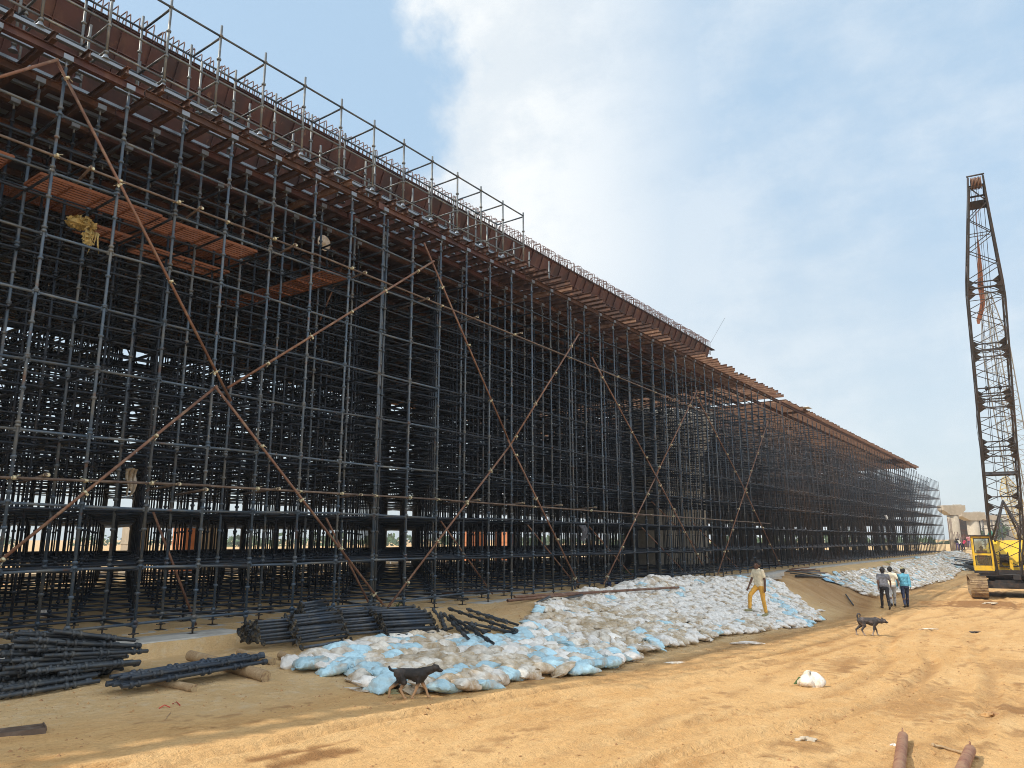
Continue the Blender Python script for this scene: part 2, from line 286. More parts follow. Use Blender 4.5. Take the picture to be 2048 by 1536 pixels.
def hgt(X, Y):
    X = np.asarray(X, float); Y = np.asarray(Y, float); z = hbase(X, Y); t = bankfrac(X, Y); near = np.clip(1.2-np.hypot(X, Y)/130, 0, 1)
    z = z+near*(.03*vnoise(X, Y, 2.6)+.010*vnoise(X*.5+40, Y, .6)+.016*vnoise(X*.7, Y+9, .22)+.015*vnoise(X+5, Y+3, .11))
    # wheel ruts along the road
    for y0, amp, wl, ph, dep in ((5.9, .5, 30, .3, .05), (5.2, .5, 31, .3, .04), (3.9, .7, 26, 1.3, .05), (3.1, .7, 26, 1.3, .05), (2.0, .8, 34, 2.6, .04), (6.6, .3, 22, 2.1, .035)):
        c = y0+amp*np.sin(X/wl*6.28+ph)+.16*vnoise(X, X*0+y0, 2.2); g = np.exp(-((Y-c)/.13)**4); rim = np.exp(-((np.abs(Y-c)-.20)/.07)**2)
        k = near*(1-t)*(.55+.9*vnoise(X, Y*0+y0*7, 3.0)); z = z-1.0*dep*g*k+dep*.8*rim*k+near*(1-t)*g*.008*np.sin(X*34+3*(Y-c))
    # churned patch on the right
    ch = np.exp(-((X-15)/7)**2-((Y-1.0)/2.6)**2); z = z+ch*near*(.035*vnoise(X*.7, Y*1.6, .5)+.03*vnoise(X+3, Y, .16))
    # crawler wallow
    z = z-.18*np.exp(-((X-46.0)/2.2)**2-((Y-4.0)/3.0)**2)+.22*np.exp(-((X-42.6)/.8)**2-((Y-3.0)/3.0)**2)
    return z
STEPS = np.concatenate([2.0*1.0035**np.arange(900), 2.0*1.0035**900*1.02**np.arange(140)])
def hit(px, py, lift=0.):
    d = ray(px, py); s = STEPS/np.linalg.norm(d); P = d[None]*s[:, None]; g = P[:, 2]-hgt(P[:, 0], P[:, 1])-lift; k = int(np.argmax(g < 0)) if (g < 0).any() else len(s)-1
    if k == 0: return P[0]
    t = g[k-1]/(g[k-1]-g[k]+1e-12); return P[k-1]*(1-t)+P[k]*t
def axis_pts(a, b, lo, hi, d0, g):
    """fine between a and b, coarser outside out to lo and hi"""
    m = []; x = a
    while x < b: m.append(x); x += max(d0, (x-a)*g)
    u = []; x = m[-1]; s = max(d0, (m[-1]-a)*g)*1.3
    while x < hi: s *= 1.28; x += s; u.append(min(x, hi))
    dn = []; x = a; s = d0
    while x > lo: s *= 1.3; x -= s; dn.append(max(x, lo))
    return np.array(dn[::-1]+m+u)
gx = axis_pts(2.6, 60, -900, 3000, .055, .0058); gy = axis_pts(-1.0, 13.4, -1500, 1500, .07, 0)
GX, GY = np.meshgrid(gx, gy, indexing='ij'); GZ = hgt(GX, GY); nx, ny = GX.shape
gb = MB(); ii = (np.arange(nx-1)[:, None]*ny+np.arange(ny-1)[None]).ravel(); gb.add(np.stack([GX, GY, GZ], -1).reshape(-1, 3), np.stack([ii, ii+ny, ii+ny+1, ii+1], 1), True)
def ground_mat():
    m = bpy.data.materials.new('sandy_soil'); m.use_nodes = True; nt = m.node_tree; b = nt.nodes['Principled BSDF']; N = nt.nodes.new; L = nt.links.new
    b.inputs['Roughness'].default_value = .95; b.inputs['Specular IOR Level'].default_value = .15
    pos = N('ShaderNodeNewGeometry').outputs['Position']; at = N('ShaderNodeAttribute'); at.attribute_name = 'bank'
    def noise(sc, st=(1, 1, 1), det=6, rot=0, ro=.62):
        mp = N('ShaderNodeMapping'); mp.inputs['Scale'].default_value = st; mp.inputs['Rotation'].default_value = (0, 0, rot); L(pos, mp.inputs[0])
        n = N('ShaderNodeTexNoise'); n.inputs['Scale'].default_value = sc; n.inputs['Detail'].default_value = det; n.inputs['Roughness'].default_value = ro; L(mp.outputs[0], n.inputs['Vector']); return n.outputs['Fac']
    def rng(v, a, b_, c=0, d=1):
        r = N('ShaderNodeMapRange'); L(v, r.inputs[0]); [setattr(r.inputs[i+1], 'default_value', x) for i, x in enumerate((a, b_, c, d))]; return r.outputs[0]
    def mix(f, a, c):
        x = N('ShaderNodeMix'); x.data_type = 'RGBA'; L(f, x.inputs[0])
        for i, v in ((6, a), (7, c)):
            if isinstance(v, tuple): x.inputs[i].default_value = (*v, 1)
            else: L(v, x.inputs[i])
        return x.outputs[2]
    c = mix(rng(noise(.55, (.35, 1, 1), 7, .1), .38, .66), (.625, .385, .17), (.535, .305, .12))
    c = mix(rng(noise(3.2, (.45, 1, 1), 6, .15), .47, .70, 0, .8), c, (.64, .42, .20))
    c = mix(rng(noise(1.3, (.3, 1.2, 1), 7, -.1), .56, .70, 0, .75), c, (.38, .19, .065))
    c = mix(rng(noise(7, (.6, 1, 1), 4), .60, .74, 0, .6), c, (.30, .15, .055))
    c = mix(rng(noise(26, (.8, 1, 1), 4, 0, .7), .50, .72, 0, .55), c, (.36, .20, .085)); c = mix(rng(noise(38, (1, .8, 1), 3, .4, .7), .56, .74, 0, .6), c, (.72, .50, .27))
    bk = mix(rng(noise(1.1, (1, 1, 1), 7), .4, .66), (.63, .43, .22), (.54, .355, .17))
    bk = mix(rng(noise(6, (1, 1, 1), 5), .5, .72, 0, .7), bk, (.62, .49, .32))
    bk = mix(rng(noise(30, (1, 1, 1), 4, .2, .7), .50, .72, 0, .5), bk, (.36, .24, .12)); bk = mix(rng(noise(44, (1, 1, 1), 3, .9, .7), .57, .74, 0, .5), bk, (.70, .53, .33)); c = mix(at.outputs['Fac'], c, bk)
    wt = N('ShaderNodeAttribute'); wt.attribute_name = 'dark_soil'
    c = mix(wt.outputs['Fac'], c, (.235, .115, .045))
    L(c, b.inputs['Base Color'])
    h1 = noise(11, (.7, 1, 1), 6); h2 = noise(48, (1, 1, 1), 5); ad = N('ShaderNodeMath'); ad.operation = 'MULTIPLY_ADD'; L(h2, ad.inputs[0]); ad.inputs[1].default_value = .35; L(h1, ad.inputs[2])
    bp = N('ShaderNodeBump'); bp.inputs['Strength'].default_value = .85; bp.inputs['Distance'].default_value = .06; L(ad.outputs[0], bp.inputs['Height']); L(bp.outputs[0], b.inputs['Normal']); return m
ground = gb.build('ground', ground_mat()); ground['kind'] = 'structure'
bk = sstep((bankfrac(GX, GY)+.30+.35*vnoise(GX, GY, 1.2)-.30*(GX > 12)*1.0)/.35)
bk = np.where(GX < 12, sstep((GY-(foot(GX)-.1)+.7*vnoise(GX, GY, .8))/.9), sstep((GY-foot(GX)+.35+.5*vnoise(GX, GY, .7))/.7)); bk = np.where(GY > 60, .4, bk)
dark_soil = np.zeros_like(GX)  # soil darkening: wet spots, fresh spoil, packed tracks, bank foot
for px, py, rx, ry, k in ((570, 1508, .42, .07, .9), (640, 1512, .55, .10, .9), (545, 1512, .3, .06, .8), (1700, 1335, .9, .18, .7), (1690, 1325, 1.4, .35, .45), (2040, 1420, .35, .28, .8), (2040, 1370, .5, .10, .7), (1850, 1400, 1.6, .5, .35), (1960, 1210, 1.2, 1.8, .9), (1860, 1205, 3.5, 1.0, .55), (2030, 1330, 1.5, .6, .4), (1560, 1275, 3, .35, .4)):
    p = hit(px, py); q = ((GX-p[0])/rx)**2+((GY-p[1])/ry)**2; dark_soil = np.maximum(dark_soil, k*sstep(1.6-q+1.9*vnoise(GX, GY, .14)+1.2*vnoise(GX, GY, .5)))
dark_soil = np.maximum(dark_soil, .8*np.exp(-((GX-38)/5.5)**4)*sstep((GY-foot(GX)+.9)/.5)*(GY < 13)*(.75+.5*vnoise(GX*2.2, GY*.6, .5)))
dark_soil = np.maximum(dark_soil, .42*(GX > 11)*(GX < 60)*np.exp(-((GY-foot(GX)+.35)/.55)**2)*(.8+.8*vnoise(GX, GY, .6)))  # darker strip along the foot of the bank
for cx, cy, rx, ry, h in ((15.2, 10.7, 1.7, 1.0, .35), (16.7, 11.6, 1.2, .7, .3), (19.5, 11.8, 1.6, .7, .3)): dark_soil = np.maximum(dark_soil, h*np.exp(-((GX-cx)/rx)**2-((GY-cy)/ry)**2)*(.9+.8*vnoise(GX, GY, .4)))
for y0, amp, wl, ph in ((5.9, .5, 30, .3), (5.2, .5, 31, .3), (3.9, .7, 26, 1.3), (3.1, .7, 26, 1.3), (2.0, .8, 34, 2.6), (6.6, .3, 22, 2.1), (4.6, .6, 40, 4.0), (1.0, .8, 30, .5)):     # packed, darker wheel tracks
    c = y0+amp*np.sin(GX/wl*6.28+ph)+.16*vnoise(GX, GX*0+y0, 2.2); dark_soil = np.maximum(dark_soil, .5*np.exp(-((GY-c)/.13)**2)*sstep((vnoise(GX, GY*0+y0*3, 4.0)+.35+.7*vnoise(GX*.5, GY, .16))*1.4))
dark_soil = np.maximum(dark_soil, .55*sstep((vnoise(GX*.28, GY*1.3, .34)+.7*vnoise(GX*.7, GY, .10)-.36+.10*np.exp(-((GX-14)/9)**2-((GY-1.2)/2.4)**2))*5)*(GX < 50)*(bk < .5))
for nm, a in (('bank', bk), ('dark_soil', dark_soil)):
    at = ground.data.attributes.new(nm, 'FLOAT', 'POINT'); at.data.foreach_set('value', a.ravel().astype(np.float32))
# loose clods and pebbles
cb = MB(); n = 11000; rr = 3.0+RNG.random(n)**1.6*34; aa = RNG.uniform(-.75, .66, n); cx = rr*(CP*np.cos(aa)+SP*np.sin(aa)); cy = rr*(SP*np.cos(aa)-CP*np.sin(aa)); ok = (cy < crest(cx)-.3)
cx, cy, rr = cx[ok], cy[ok], rr[ok]; patch = vnoise(cx, cy, 1.6)+.6*np.exp(-((cx-15)/8)**2-((cy-1)/3)**2); ok = patch > .08; cx, cy, rr = cx[ok], cy[ok], rr[ok]; cz = hgt(cx, cy); cs = .005+.020*RNG.random(len(cx))**3+rr*.00030
OC = np.array([(1, 0, 0), (0, 1, 0), (-1, 0, 0), (0, -1, 0), (0, 0, 1), (0, 0, -1.)]); OF = np.array([(0, 1, 4), (1, 2, 4), (2, 3, 4), (3, 0, 4), (1, 0, 5), (2, 1, 5), (3, 2, 5), (0, 3, 5)])
V = np.stack([cx, cy, cz], 1)[:, None]+cs[:, None, None]*OC[None]*RNG.uniform(.5, 1.4, (len(cx), 6, 1)); V[:, :, 2] = cz[:, None]+(V[:, :, 2]-cz[:, None])*.7
cb.add(V.reshape(-1, 3), (OF[None]+(np.arange(len(cx))*6)[:, None, None]).reshape(-1, 3)); M['clod'] = mat('soil_clod', (.44, .26, .11), .95, 0, [((.28, .15, .07), 3, .42, .62, I3)], coord='World')
tag(cb.build('clods', M['clod']), 'loose crumbs and clods of orange soil scattered over the dirt road', 'soil clods', None, 'stuff')
# ------------------------------------------------------------------ cup-lock scaffolds
LV = [-1.44, -.52, .50, 1.66, 2.76, 3.85, 4.88, 5.95, 7.0]
ROWS = 19; RW = [D+BAY*j for j in range(ROWS)]
def deckz(X): return 8.06-.0085*max(0., X-12)
def post_geo(mb, x, y, z0, z1, n=10, cups=True, dense=True, lean=(0, 0), r=.0255):
    f = lambda z: np.array((x+lean[0]*(z-z0), y+lean[1]*(z-z0), z))
    mb.tube(f(z0), f(z1), r, n)
    if cups:
        zs = np.arange(z0+.12, z1-.1, BAY/2)
        for i, z in enumerate(zs):
            lev = min(abs(z-l) for l in LV); c = f(z)
            mb.lathe(c, [(r, -.035), (.043, -.03), (.047, .0), (.043, .012), (r, .016)], n)
            if lev < .3: c = f(min(LV, key=lambda l: abs(l-z))+.055); mb.lathe(c, [(r, -.012), (.045, -.008), (.042, .03), (r, .042)], n)
def jack_geo(mb, x, y, z0, z1):
    mb.tube((x, y, z0), (x, y, z1), .017, 8); mb.box((x, y, z0+.004), (.15, .15, .008)); mb.lathe((x, y, z1-.02), [(.02, -.012), (.04, -.01), (.04, .012), (.02, .014)], 8); mb.box((x, y, z1-.02), (.17, .022, .018))
def uhead_geo(mb, x, y, z0, z1):
    mb.tube((x, y, z0), (x, y, z1), .018, 8); mb.box((x, y, z1), (.16, .13, .008)); mb.box((x, y-.066, z1+.045), (.16, .006, .09)); mb.box((x, y+.066, z1+.045), (.16, .006, .09))
def clampmesh():
    b = MB(); b.lathe((0, 0, 0), [(.028, -.022), (.037, -.02), (.037, .02), (.028, .022)], 8); b.box((.045, 0, 0), (.05, .022, .045)); b.lathe((0, -.055, 0), [(.03, -.022), (.038, -.018), (.038, .018), (.03, .022)], 8, axis='x'); b.tube((.03, -.05, .03), (.085, -.06, .045), .006, 6); b.tube((-.03, 0, 0), (-.085, .012, -.03), .006, 6); return b.mesh('clamp', M['clamp'])
CLAMP = clampmesh()
def settle(x, l): return .018*math.sin(x*.9+l*2.1)+.03*float(vnoise(x, l*3.3, 4.0))
def scaffold(name, label, ks, xoff, mats, nparts_rows, posttop, hid=0):
    loc = np.array((X0+xoff+BAY*ks[hid], D, PAD)); S = thing(name, label, 'scaffold', loc, 'falsework scaffolds under the new deck')
    xs = [X0+xoff+BAY*k for k in ks]; m1, m2, m3 = mats
    cnt = 0; rest = MB(); jr = MB(); ur = MB()
    for j, y in enumerate(RW):
        for i, x in enumerate(xs):
            zt = posttop(x)-.12; ln = (RNG.normal(0, .0012), RNG.normal(0, .0012)); near = math.hypot(x, y)
            if i >= hid and cnt < 100 and j < nparts_rows and x < xs[hid]+BAY*(100/nparts_rows+.01):
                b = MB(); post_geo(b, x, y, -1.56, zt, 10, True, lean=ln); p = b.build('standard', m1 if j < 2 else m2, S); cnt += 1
                if j == 0 and near < 40:
                    b = MB(); jack_geo(b, x, y, PAD+.01, -1.55); b.build('base_jack', M['machine_dark'], p)
                    b = MB(); uhead_geo(b, x, y, zt, zt+.12); b.build('fork_head', M['zinc'], p)
                    continue
            else:
                n = 8 if near < 26 else (6 if near < 45 else 5)
                if near < 33 and j < 9: post_geo(rest, x, y, -1.56, zt, n, True, lean=ln)
                else: post_geo(rest, x, y, -1.56, zt, n, False, lean=ln); zz = np.array([l+.0 for l in LV]); rest.tubes([(x, y, z-.03) for z in zz], [(x, y, z+.05) for z in zz], .043, n)
            if j < 5 and near < 40: jack_geo(jr, x, y, PAD+.01, -1.55)
            if j < 4 and near < 45: uhead_geo(ur, x, y, zt, zt+.12)
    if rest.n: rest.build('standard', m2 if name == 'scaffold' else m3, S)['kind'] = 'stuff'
    if jr.n: jr.build('base_jack', M['machine_dark'], S)['kind'] = 'stuff'
    if ur.n: ur.build('fork_head', M['zinc'], S)['kind'] = 'stuff'
    # ledgers along the deck: the nearest hundred as parts, the rest as one
    cnt = 0; rest = MB()
    for i in range(len(xs)-1):
        for l, z in enumerate(LV):
            if z > posttop(xs[i])-.5: continue
            a = (xs[i]+.03, D-.002, z+.03+settle(xs[i], l)); c = (xs[i+1]-.03, D-.002, z+.03+settle(xs[i+1], l))
            if cnt < 100 and i >= hid: b = MB(); b.tube(a, c, .0235, 10); b.box((xs[i]+.04, D, a[2]), (.03, .03, .07)); b.box((xs[i+1]-.04, D, c[2]), (.03, .03, .07)); b.build('ledger', m1, S); cnt += 1
            else: rest.tube(a, c, .0235, 8)
    for j in range(1, ROWS):
        for l, z in enumerate(LV):
            A = []; Bq = []
            for i in range(len(xs)-1):
                if RNG.random() < .02 and j > 2: continue
                A.append((xs[i], RW[j], z+.03+settle(xs[i], l+j))); Bq.append((xs[i+1], RW[j], z+.03+settle(xs[i+1], l+j)))
            rest.tubes(A, Bq, .0235, 8 if j < 4 else 5)
            if z > 1.2 and j > 1: A = np.array(A)+(0, 0, BAY*.5); Bq = np.array(Bq)+(0, 0, BAY*.5); rest.tubes(A, Bq, .0235, 5)  # half-lift ledgers in the rear rows, added to darken the interior
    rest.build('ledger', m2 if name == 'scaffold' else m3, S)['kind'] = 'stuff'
    cnt = 0; rest = MB()
    for i, x in enumerate(xs):
        for l, z in enumerate(LV):
            if z > posttop(x)-.5: continue
            for j in range(ROWS-1):
                a = (x, RW[j]+.03, z-.01+settle(x, l+j)); c = (x, RW[j+1]-.03, z-.01+settle(x, l+j+1))
                if j == 0 and cnt < 100 and i >= hid: b = MB(); b.tube(a, c, .0235, 10); b.box((x, RW[j]+.04, a[2]), (.03, .03, .07)); b.build('transom', m2, S); cnt += 1
                else: rest.tubes([a], [c], .0235, 8 if math.hypot(x, RW[j]) < 24 else 5)
                if z > 1.2 and j > 2 and l < 8: rest.tubes([(a[0], a[1], a[2]+BAY*.5)], [(c[0], c[1], c[2]+BAY*.5)], .0235, 5)  # half-lift transoms, added behind the front rows to darken the inside
                if j > 4 and z > 1.2 and (i+l) % 2 == 0 and l < 7: rest.tubes([a], [(c[0], c[1], c[2]+BAY)], .022, 5)  # diagonals put in to thicken and darken the rear rows
    rest.build('transom', m2 if name == 'scaffold' else m3, S)['kind'] = 'stuff'
    return S
near_sc = scaffold('scaffold', 'near dark blue cuplock scaffold with crossed rusty pipes, carrying the brown formwork', list(range(-15, 38)), 0, (M['steel'], M['steel_shaded'], M['steel_shaded']), 3, deckz, 13)
far_sc = scaffold('scaffold', 'far rust-tinged cuplock scaffold with no crossed pipes, stretching to the concrete piers', list(range(0, 60)), 44.5-X0, (M['steel_brown'], M['steel_brown'], M['steel_brown']), 2, lambda x: deckz(x) if x < 92 else deckz(92)-.25)
# doubled posts where two lifts of scaffold meet
for x in (12.42, 21.1, 29.7):
    b = MB(); post_geo(b, x, D+.02, -1.56, deckz(x)-.15, 10); b.build('standard', M['steel'], near_sc)['label'] = 'extra post clamped beside its neighbour'
# rusty pipes clamped across the face
def brace(a, b_, r=.026, m='rust_pipe', nm='brace_pipe', lab=None, clamps=True, sub=True):
    q = MB(); q.tube(a, b_, r, 12); o = q.build(nm, M[m], near_sc)
    if lab: o['label'] = lab
    if clamps:
        d = np.array(b_)-np.array(a); xa, xb = sorted((a[0], b_[0])); kk = [k for k in range(-4, 38) if xa+.1 < X0+BAY*k < xb-.1]
        step = 1 if len(kk) < 9 else (2 if len(kk) < 16 else 3)
        for k in kk[::step]:
            t = (X0+BAY*k-a[0])/d[0]; p = np.array(a)+d*t; c = inst(CLAMP, 'clamp', p-root_loc(o), None, o); c.rotation_euler = (0, math.atan2(-d[2], d[0]), math.pi if k % 2 else 0)
    return o
YF = D-.075
def fp(px, py, dy=0.): return Yp(px, py, YF-dy)
for a, b_, dy, lab in (((112, 118), (462, 802), 0, 'long rusty diagonal pipe running down to the right'), ((430, 772), (776, 1222), .06, 'lower rusty diagonal pipe meeting the ground'), ((868, 522), (455, 776), .06, 'rusty pipe rising to the right'), ((434, 772), (-60, 1170), 0, 'rusty pipe descending to the left'),
        ((-60, 172), (116, 119), .06, None), ((848, 486), (1022, 892), 0, None), ((1016, 880), (1156, 1166), .06, None), ((1158, 668), (1018, 894), .06, None), ((1022, 888), (772, 1220), 0, None), ((1184, 715), (1300, 930), 0, None), ((1296, 922), (1404, 1128), .06, None), ((1394, 780), (1312, 950), .06, None), ((1316, 944), (1208, 1168), 0, None), ((1392, 790), (1480, 960), 0, None), ((1476, 952), (1560, 1130), .06, None), ((1536, 842), (1434, 1152), .06, None)):
    brace(fp(*a, dy), fp(*b_, dy), .026, 'rust_pipe', lab=lab)
for a, b_, lab in (((-40, 255), (628, 509), 'level pipe lashed near the top'), ((628, 507), (1420, 829), None), ((-40, 953), (420, 971), 'level pipe lashed low on the face'), ((420, 972), (900, 1000), None), ((900, 1001), (1540, 1047), None)):
    brace(fp(*a, .0), fp(*b_, .0), .0225, 'pipe_dull', lab=lab)
for px, py in ((97, 951), (358, 969), (556, 978), (186, 343), (403, 421), (590, 494), (729, 548), (854, 600), (952, 636), (1040, 668), (412, 980), (720, 990), (955, 1000), (1044, 1006), (1120, 1010), (1188, 1015), (1300, 1030)):      # short stubs standing out of the face, a clamp at each end
    p = fp(px, py, .05); q = MB(); q.tube(p+np.array((-.1, -.16, 0)), p+np.array((.1, 1.3, -.05)), .022, 10); o = q.build('stub_pipe', M['pipe_dull'], near_sc); c = inst(CLAMP, 'clamp', p+np.array((-.09, -.10, 0))-root_loc(o), (0, 0, R(90)), o); c.scale = (.8,)*3
for a, b_, y in (((305, 1020), (392, 1250), 14.2), ((652, 1036), (745, 1220), 13.7), ((880, 1040), (985, 1188), 14.2), ((1052, 1046), (1165, 1186), 14.1), ((1170, 1044), (1268, 1156), 14.2), ((1275, 1046), (1385, 1160), 14.2), ((1380, 1040), (1500, 1160), 14.2), ((690, 520), (640, 640), 16), ((1300, 1000), (1420, 1120), 15.2)):
    brace(Yp(*a, y), Yp(*b_, y), .024, 'rust_pipe', clamps=False, lab='rusty raking pipe inside the scaffold')
# gratings lying inside the lifts
def grating(c, L_, Wd, along, lab, i):
    T = thing('steel_grating', lab, 'grating', c, 'rusty gratings in the scaffold'); b = MB(); u = np.array((1., 0, 0)) if along == 'x' else np.array((0, 1., 0)); v = np.array((0, 1., 0)) if along == 'x' else np.array((1., 0, 0)); c = np.asarray(c)
    f = MB(); n = 7
    for k in range(n): p = c+v*(k/(n-1)-.5)*Wd; b.box(p, (L_, .022, .03), np.array([u, v, (0, 0, 1)]))
    for t in np.linspace(-.5, .5, 5): f.box(c+u*t*L_, (.03, Wd+.03, .045), np.array([u, v, (0, 0, 1)]))
    for k in (-.5, .5): f.box(c+v*k*(Wd+.03), (L_, .012, .055), np.array([u, v, (0, 0, 1)]))
    b.box(c-np.array((0, 0, .012)), (.02, Wd, .012), np.array([u, v, (0, 0, 1)])); b.build('grating_bars', M['rust_orange'], T); f.build('grating_frame', M['rust_orange'], T)
for i, (c, L_, Wd, al, lab) in enumerate((((5.72, 13.55, 6.0), 2.1, .62, 'x', 'long rust-orange grating under the yellow straw sack'), ((7.85, 13.62, 6.0), 2.15, .6, 'x', 'rust-orange grating continuing the one under the straw sack'), ((3.6, 13.4, 6.05), 1.2, .6, 'x', 'rust-orange grating at the left edge of the scaffold'), ((6.55, 15.0, 6.0), .9, .62, 'x', 'shadowed rusty grating one bay behind the long gratings'),
        ((8.3, 15.2, 6.0), .6, 2.0, 'y', 'rusty grating crossing the bay below the long gratings'), ((10.85, 14.05, 5.98), 2.1, .6, 'y', 'rust-orange grating set across the bay beneath the white disc'), ((10.8, 16.2, 5.98), 2.0, .6, 'y', 'dark rusty grating behind the one beneath the white disc'), ((5.5, 16.8, 7.05), 3.2, .6, 'x', 'dark grating high up under the joists at left'), ((9.2, 16.8, 7.05), 3.2, .6, 'x', 'dark grating high up under the joists near the white disc'))): grating(np.array(c), L_, Wd, al, lab, i)
# ------------------------------------------------------------------ deck on top of the scaffolds
def iprof(h, w, t=.008, f=.011): return [(-w/2, -h/2), (w/2, -h/2), (w/2, -h/2+f), (t/2, -h/2+f), (t/2, h/2-f), (w/2, h/2-f), (w/2, h/2), (-w/2, h/2), (-w/2, h/2-f), (-t/2, h/2-f), (-t/2, -h/2+f), (-w/2, -h/2+f)]
RH, JH = .15, .15
segs = [(-11.6, 6.1), (6.1, 12.0), (12.0, 18.4), (18.4, 25.0), (25.0, 31.5), (31.5, 38.0), (38.0, 44.1), (44.4, 56), (56, 68), (68, 80), (80, 92)]
for j in range(0, 6):
    for i, (a, c) in enumerate(segs):
        if j > 1 and a > 40: continue
        b = MB(); b.beam((a+.01, RW[j], deckz(a)+RH/2), (c-.01, RW[j], deckz(c)+RH/2), iprof(RH, .11)); b.beam((a+.02, RW[j]+.0, deckz(a)+RH/2), (a+.30, RW[j], deckz(a)+RH/2-.002), [(-.058, -.079), (.058, -.079), (.058, .079), (-.058, .079)] if i % 4 == 2 else [(-.012, -.06), (.012, -.06), (.012, .06), (-.012, .06)])
        m = RNG.choice(['rust', 'form']) if a < 40 else 'form'
        tag(b.build('runner_beam', M[m], None, (a, RW[j], deckz(a))), f"rusty runner beam on the {ORD[j]} row of posts, {ORD[i]} length from the left", 'steel beam', 'runner beams on the fork heads')
jx = []; x = -11.2
while x < 91.5:
    if 43.3 < x < 44.6: x += .2; continue
    jx.append(x); x += (.62 if x < 9 else .50 if x < 18 else .46 if x < 43.5 else .30)*RNG.uniform(.86, 1.14)
YB = RW[-1]+.4
for i, x in enumerate(jx):
    over = (.17+.12*RNG.random() if x < 17 else .42+.30*RNG.random() if x < 44 else .20+.16*RNG.random()); z = deckz(x)+RH+JH/2+.002; b = MB(); y0 = D-over
    b.beam((x, y0, z), (x, YB, z), iprof(JH, .085)); far = x > 44.2; n = sum(1 for q in jx if q > 44.2)
    lab = (f"rusty joist poking over the deck edge, {ordn(i)} counted from the left end" if not far else f"tan joist in the far dense row, {ordn(i-len(jx)+n)} past the gap in the deck")
    tag(b.build('joist', M['rust' if x < 31 and RNG.random() < .85 else 'rust_tan'], None, (x, y0, z)), lab, 'steel joist', 'joists lying across the runner beams')
JT = lambda x: deckz(x)+RH+JH+.004
XW = 38.4                                  # where the formed web ends
for k in range(27):                          # zinc purlins on the joists, seen from below between them
    y = D-.02+.02*(k == 0)+k*.66
    a, c = (-11.0, 18.9) if k == 0 else (-11.2, XW+.3); b = MB(); b.beam((a, y, JT(a)+.03), (12, y, JT(12)+.03), [(-.045, -.03), (.045, -.03), (.045, .03), (-.045, .03)]); b.beam((12.001, y, JT(12)+.03), (c, y, JT(c)+.03), [(-.045, -.03), (.045, -.03), (.045, .03), (-.045, .03)])
    tag(b.build('purlin', M['zinc'], None, (a, y, JT(a))), f"grey zinc purlin running along the joists, {ordn(k)} back from the deck edge", 'purlin', 'purlins on the joists')
S = thing('soffit_formwork', 'dark brown steel soffit sheets lying above the joists', 'formwork', (0, 15.6, JT(0)+.06), None)
for i, xx in enumerate(np.arange(-11.2, XW, 2.2)):
    b = MB(); x2 = min(xx+2.19, XW+.2); z0, z2 = JT(xx)+.075, JT(x2)+.075
    for y in np.arange(14.75, YB-.3, 1.25): b.plate([(xx, y, z0), (x2, y, z2), (x2, y+1.235, z2), (xx, y+1.235, z0)], (0, 0, 1), .02)
    b.build('soffit_sheet', M['form_shaded'], S)
# inclined web shutter: two tiers of ribbed steel panels
wz = lambda x, t: JT(x)+.07+t*(1.95-.004*max(0, x-12)); wy = lambda t: 15.45-.80*t
Wf = thing('web_formwork', 'long red-brown steel web shutter leaning out above the deck, two tiers high', 'formwork', (0, 15.45, JT(0)+.07), None)
def tier(t0, t1, off, nm):
    b = MB(); rb = MB(); xs = np.arange(-11.7, XW+.01, .62)
    for i in range(len(xs)-1):
        a, c = xs[i]+.004, xs[i+1]-.004; o = off+RNG.normal(0, .004)
        b.plate([(a, wy(t0)-o, wz(a, t0)), (c, wy(t0)-o, wz(c, t0)), (c, wy(t1)-o, wz(c, t1)), (a, wy(t1)-o, wz(a, t1))], (0, -1, -.4), .012)
        rb.beam((a, wy(t0)-o-.02, wz(a, t0)), (a, wy(t1)-o-.02, wz(a, t1)), [(-.012, -.03), (.012, -.03), (.012, .03), (-.012, .03)], (0, -1, 0))
    for t in (t0+.006, (t0+t1)/2, t1-.006):
        for xa, xb in ((-11.7, 12), (12, XW)): rb.beam((xa, wy(t)-off-.02, wz(xa, t)), (xb, wy(t)-off-.02, wz(xb, t)), [(-.02, -.012), (.02, -.012), (.02, .012), (-.02, .012)])
    p = b.build(nm, M['form'], Wf); rb.build('panel_ribs', M['form'], p)
tier(0, .5, 0, 'lower_panels'); tier(.505, 1, .05, 'upper_panels')
b = MB()
for xa, xb in ((-11.7, 12), (12, XW+.05)): b.beam((xa, wy(1)+.0, wz(xa, 1)+.012), (xb, wy(1), wz(xb, 1)+.012), [(-.11, -.01), (.11, -.01), (.11, .01), (-.11, .01)])
b.build('top_rail', M['machine_dark'], Wf)
b = MB()
for x in np.arange(-2, XW, 1.4): b.tube((x, 16.9, JT(x)+.1), (x, wy(.9)+.06, wz(x, .9)), .03, 8)
b.build('strut', M['rust'], Wf)
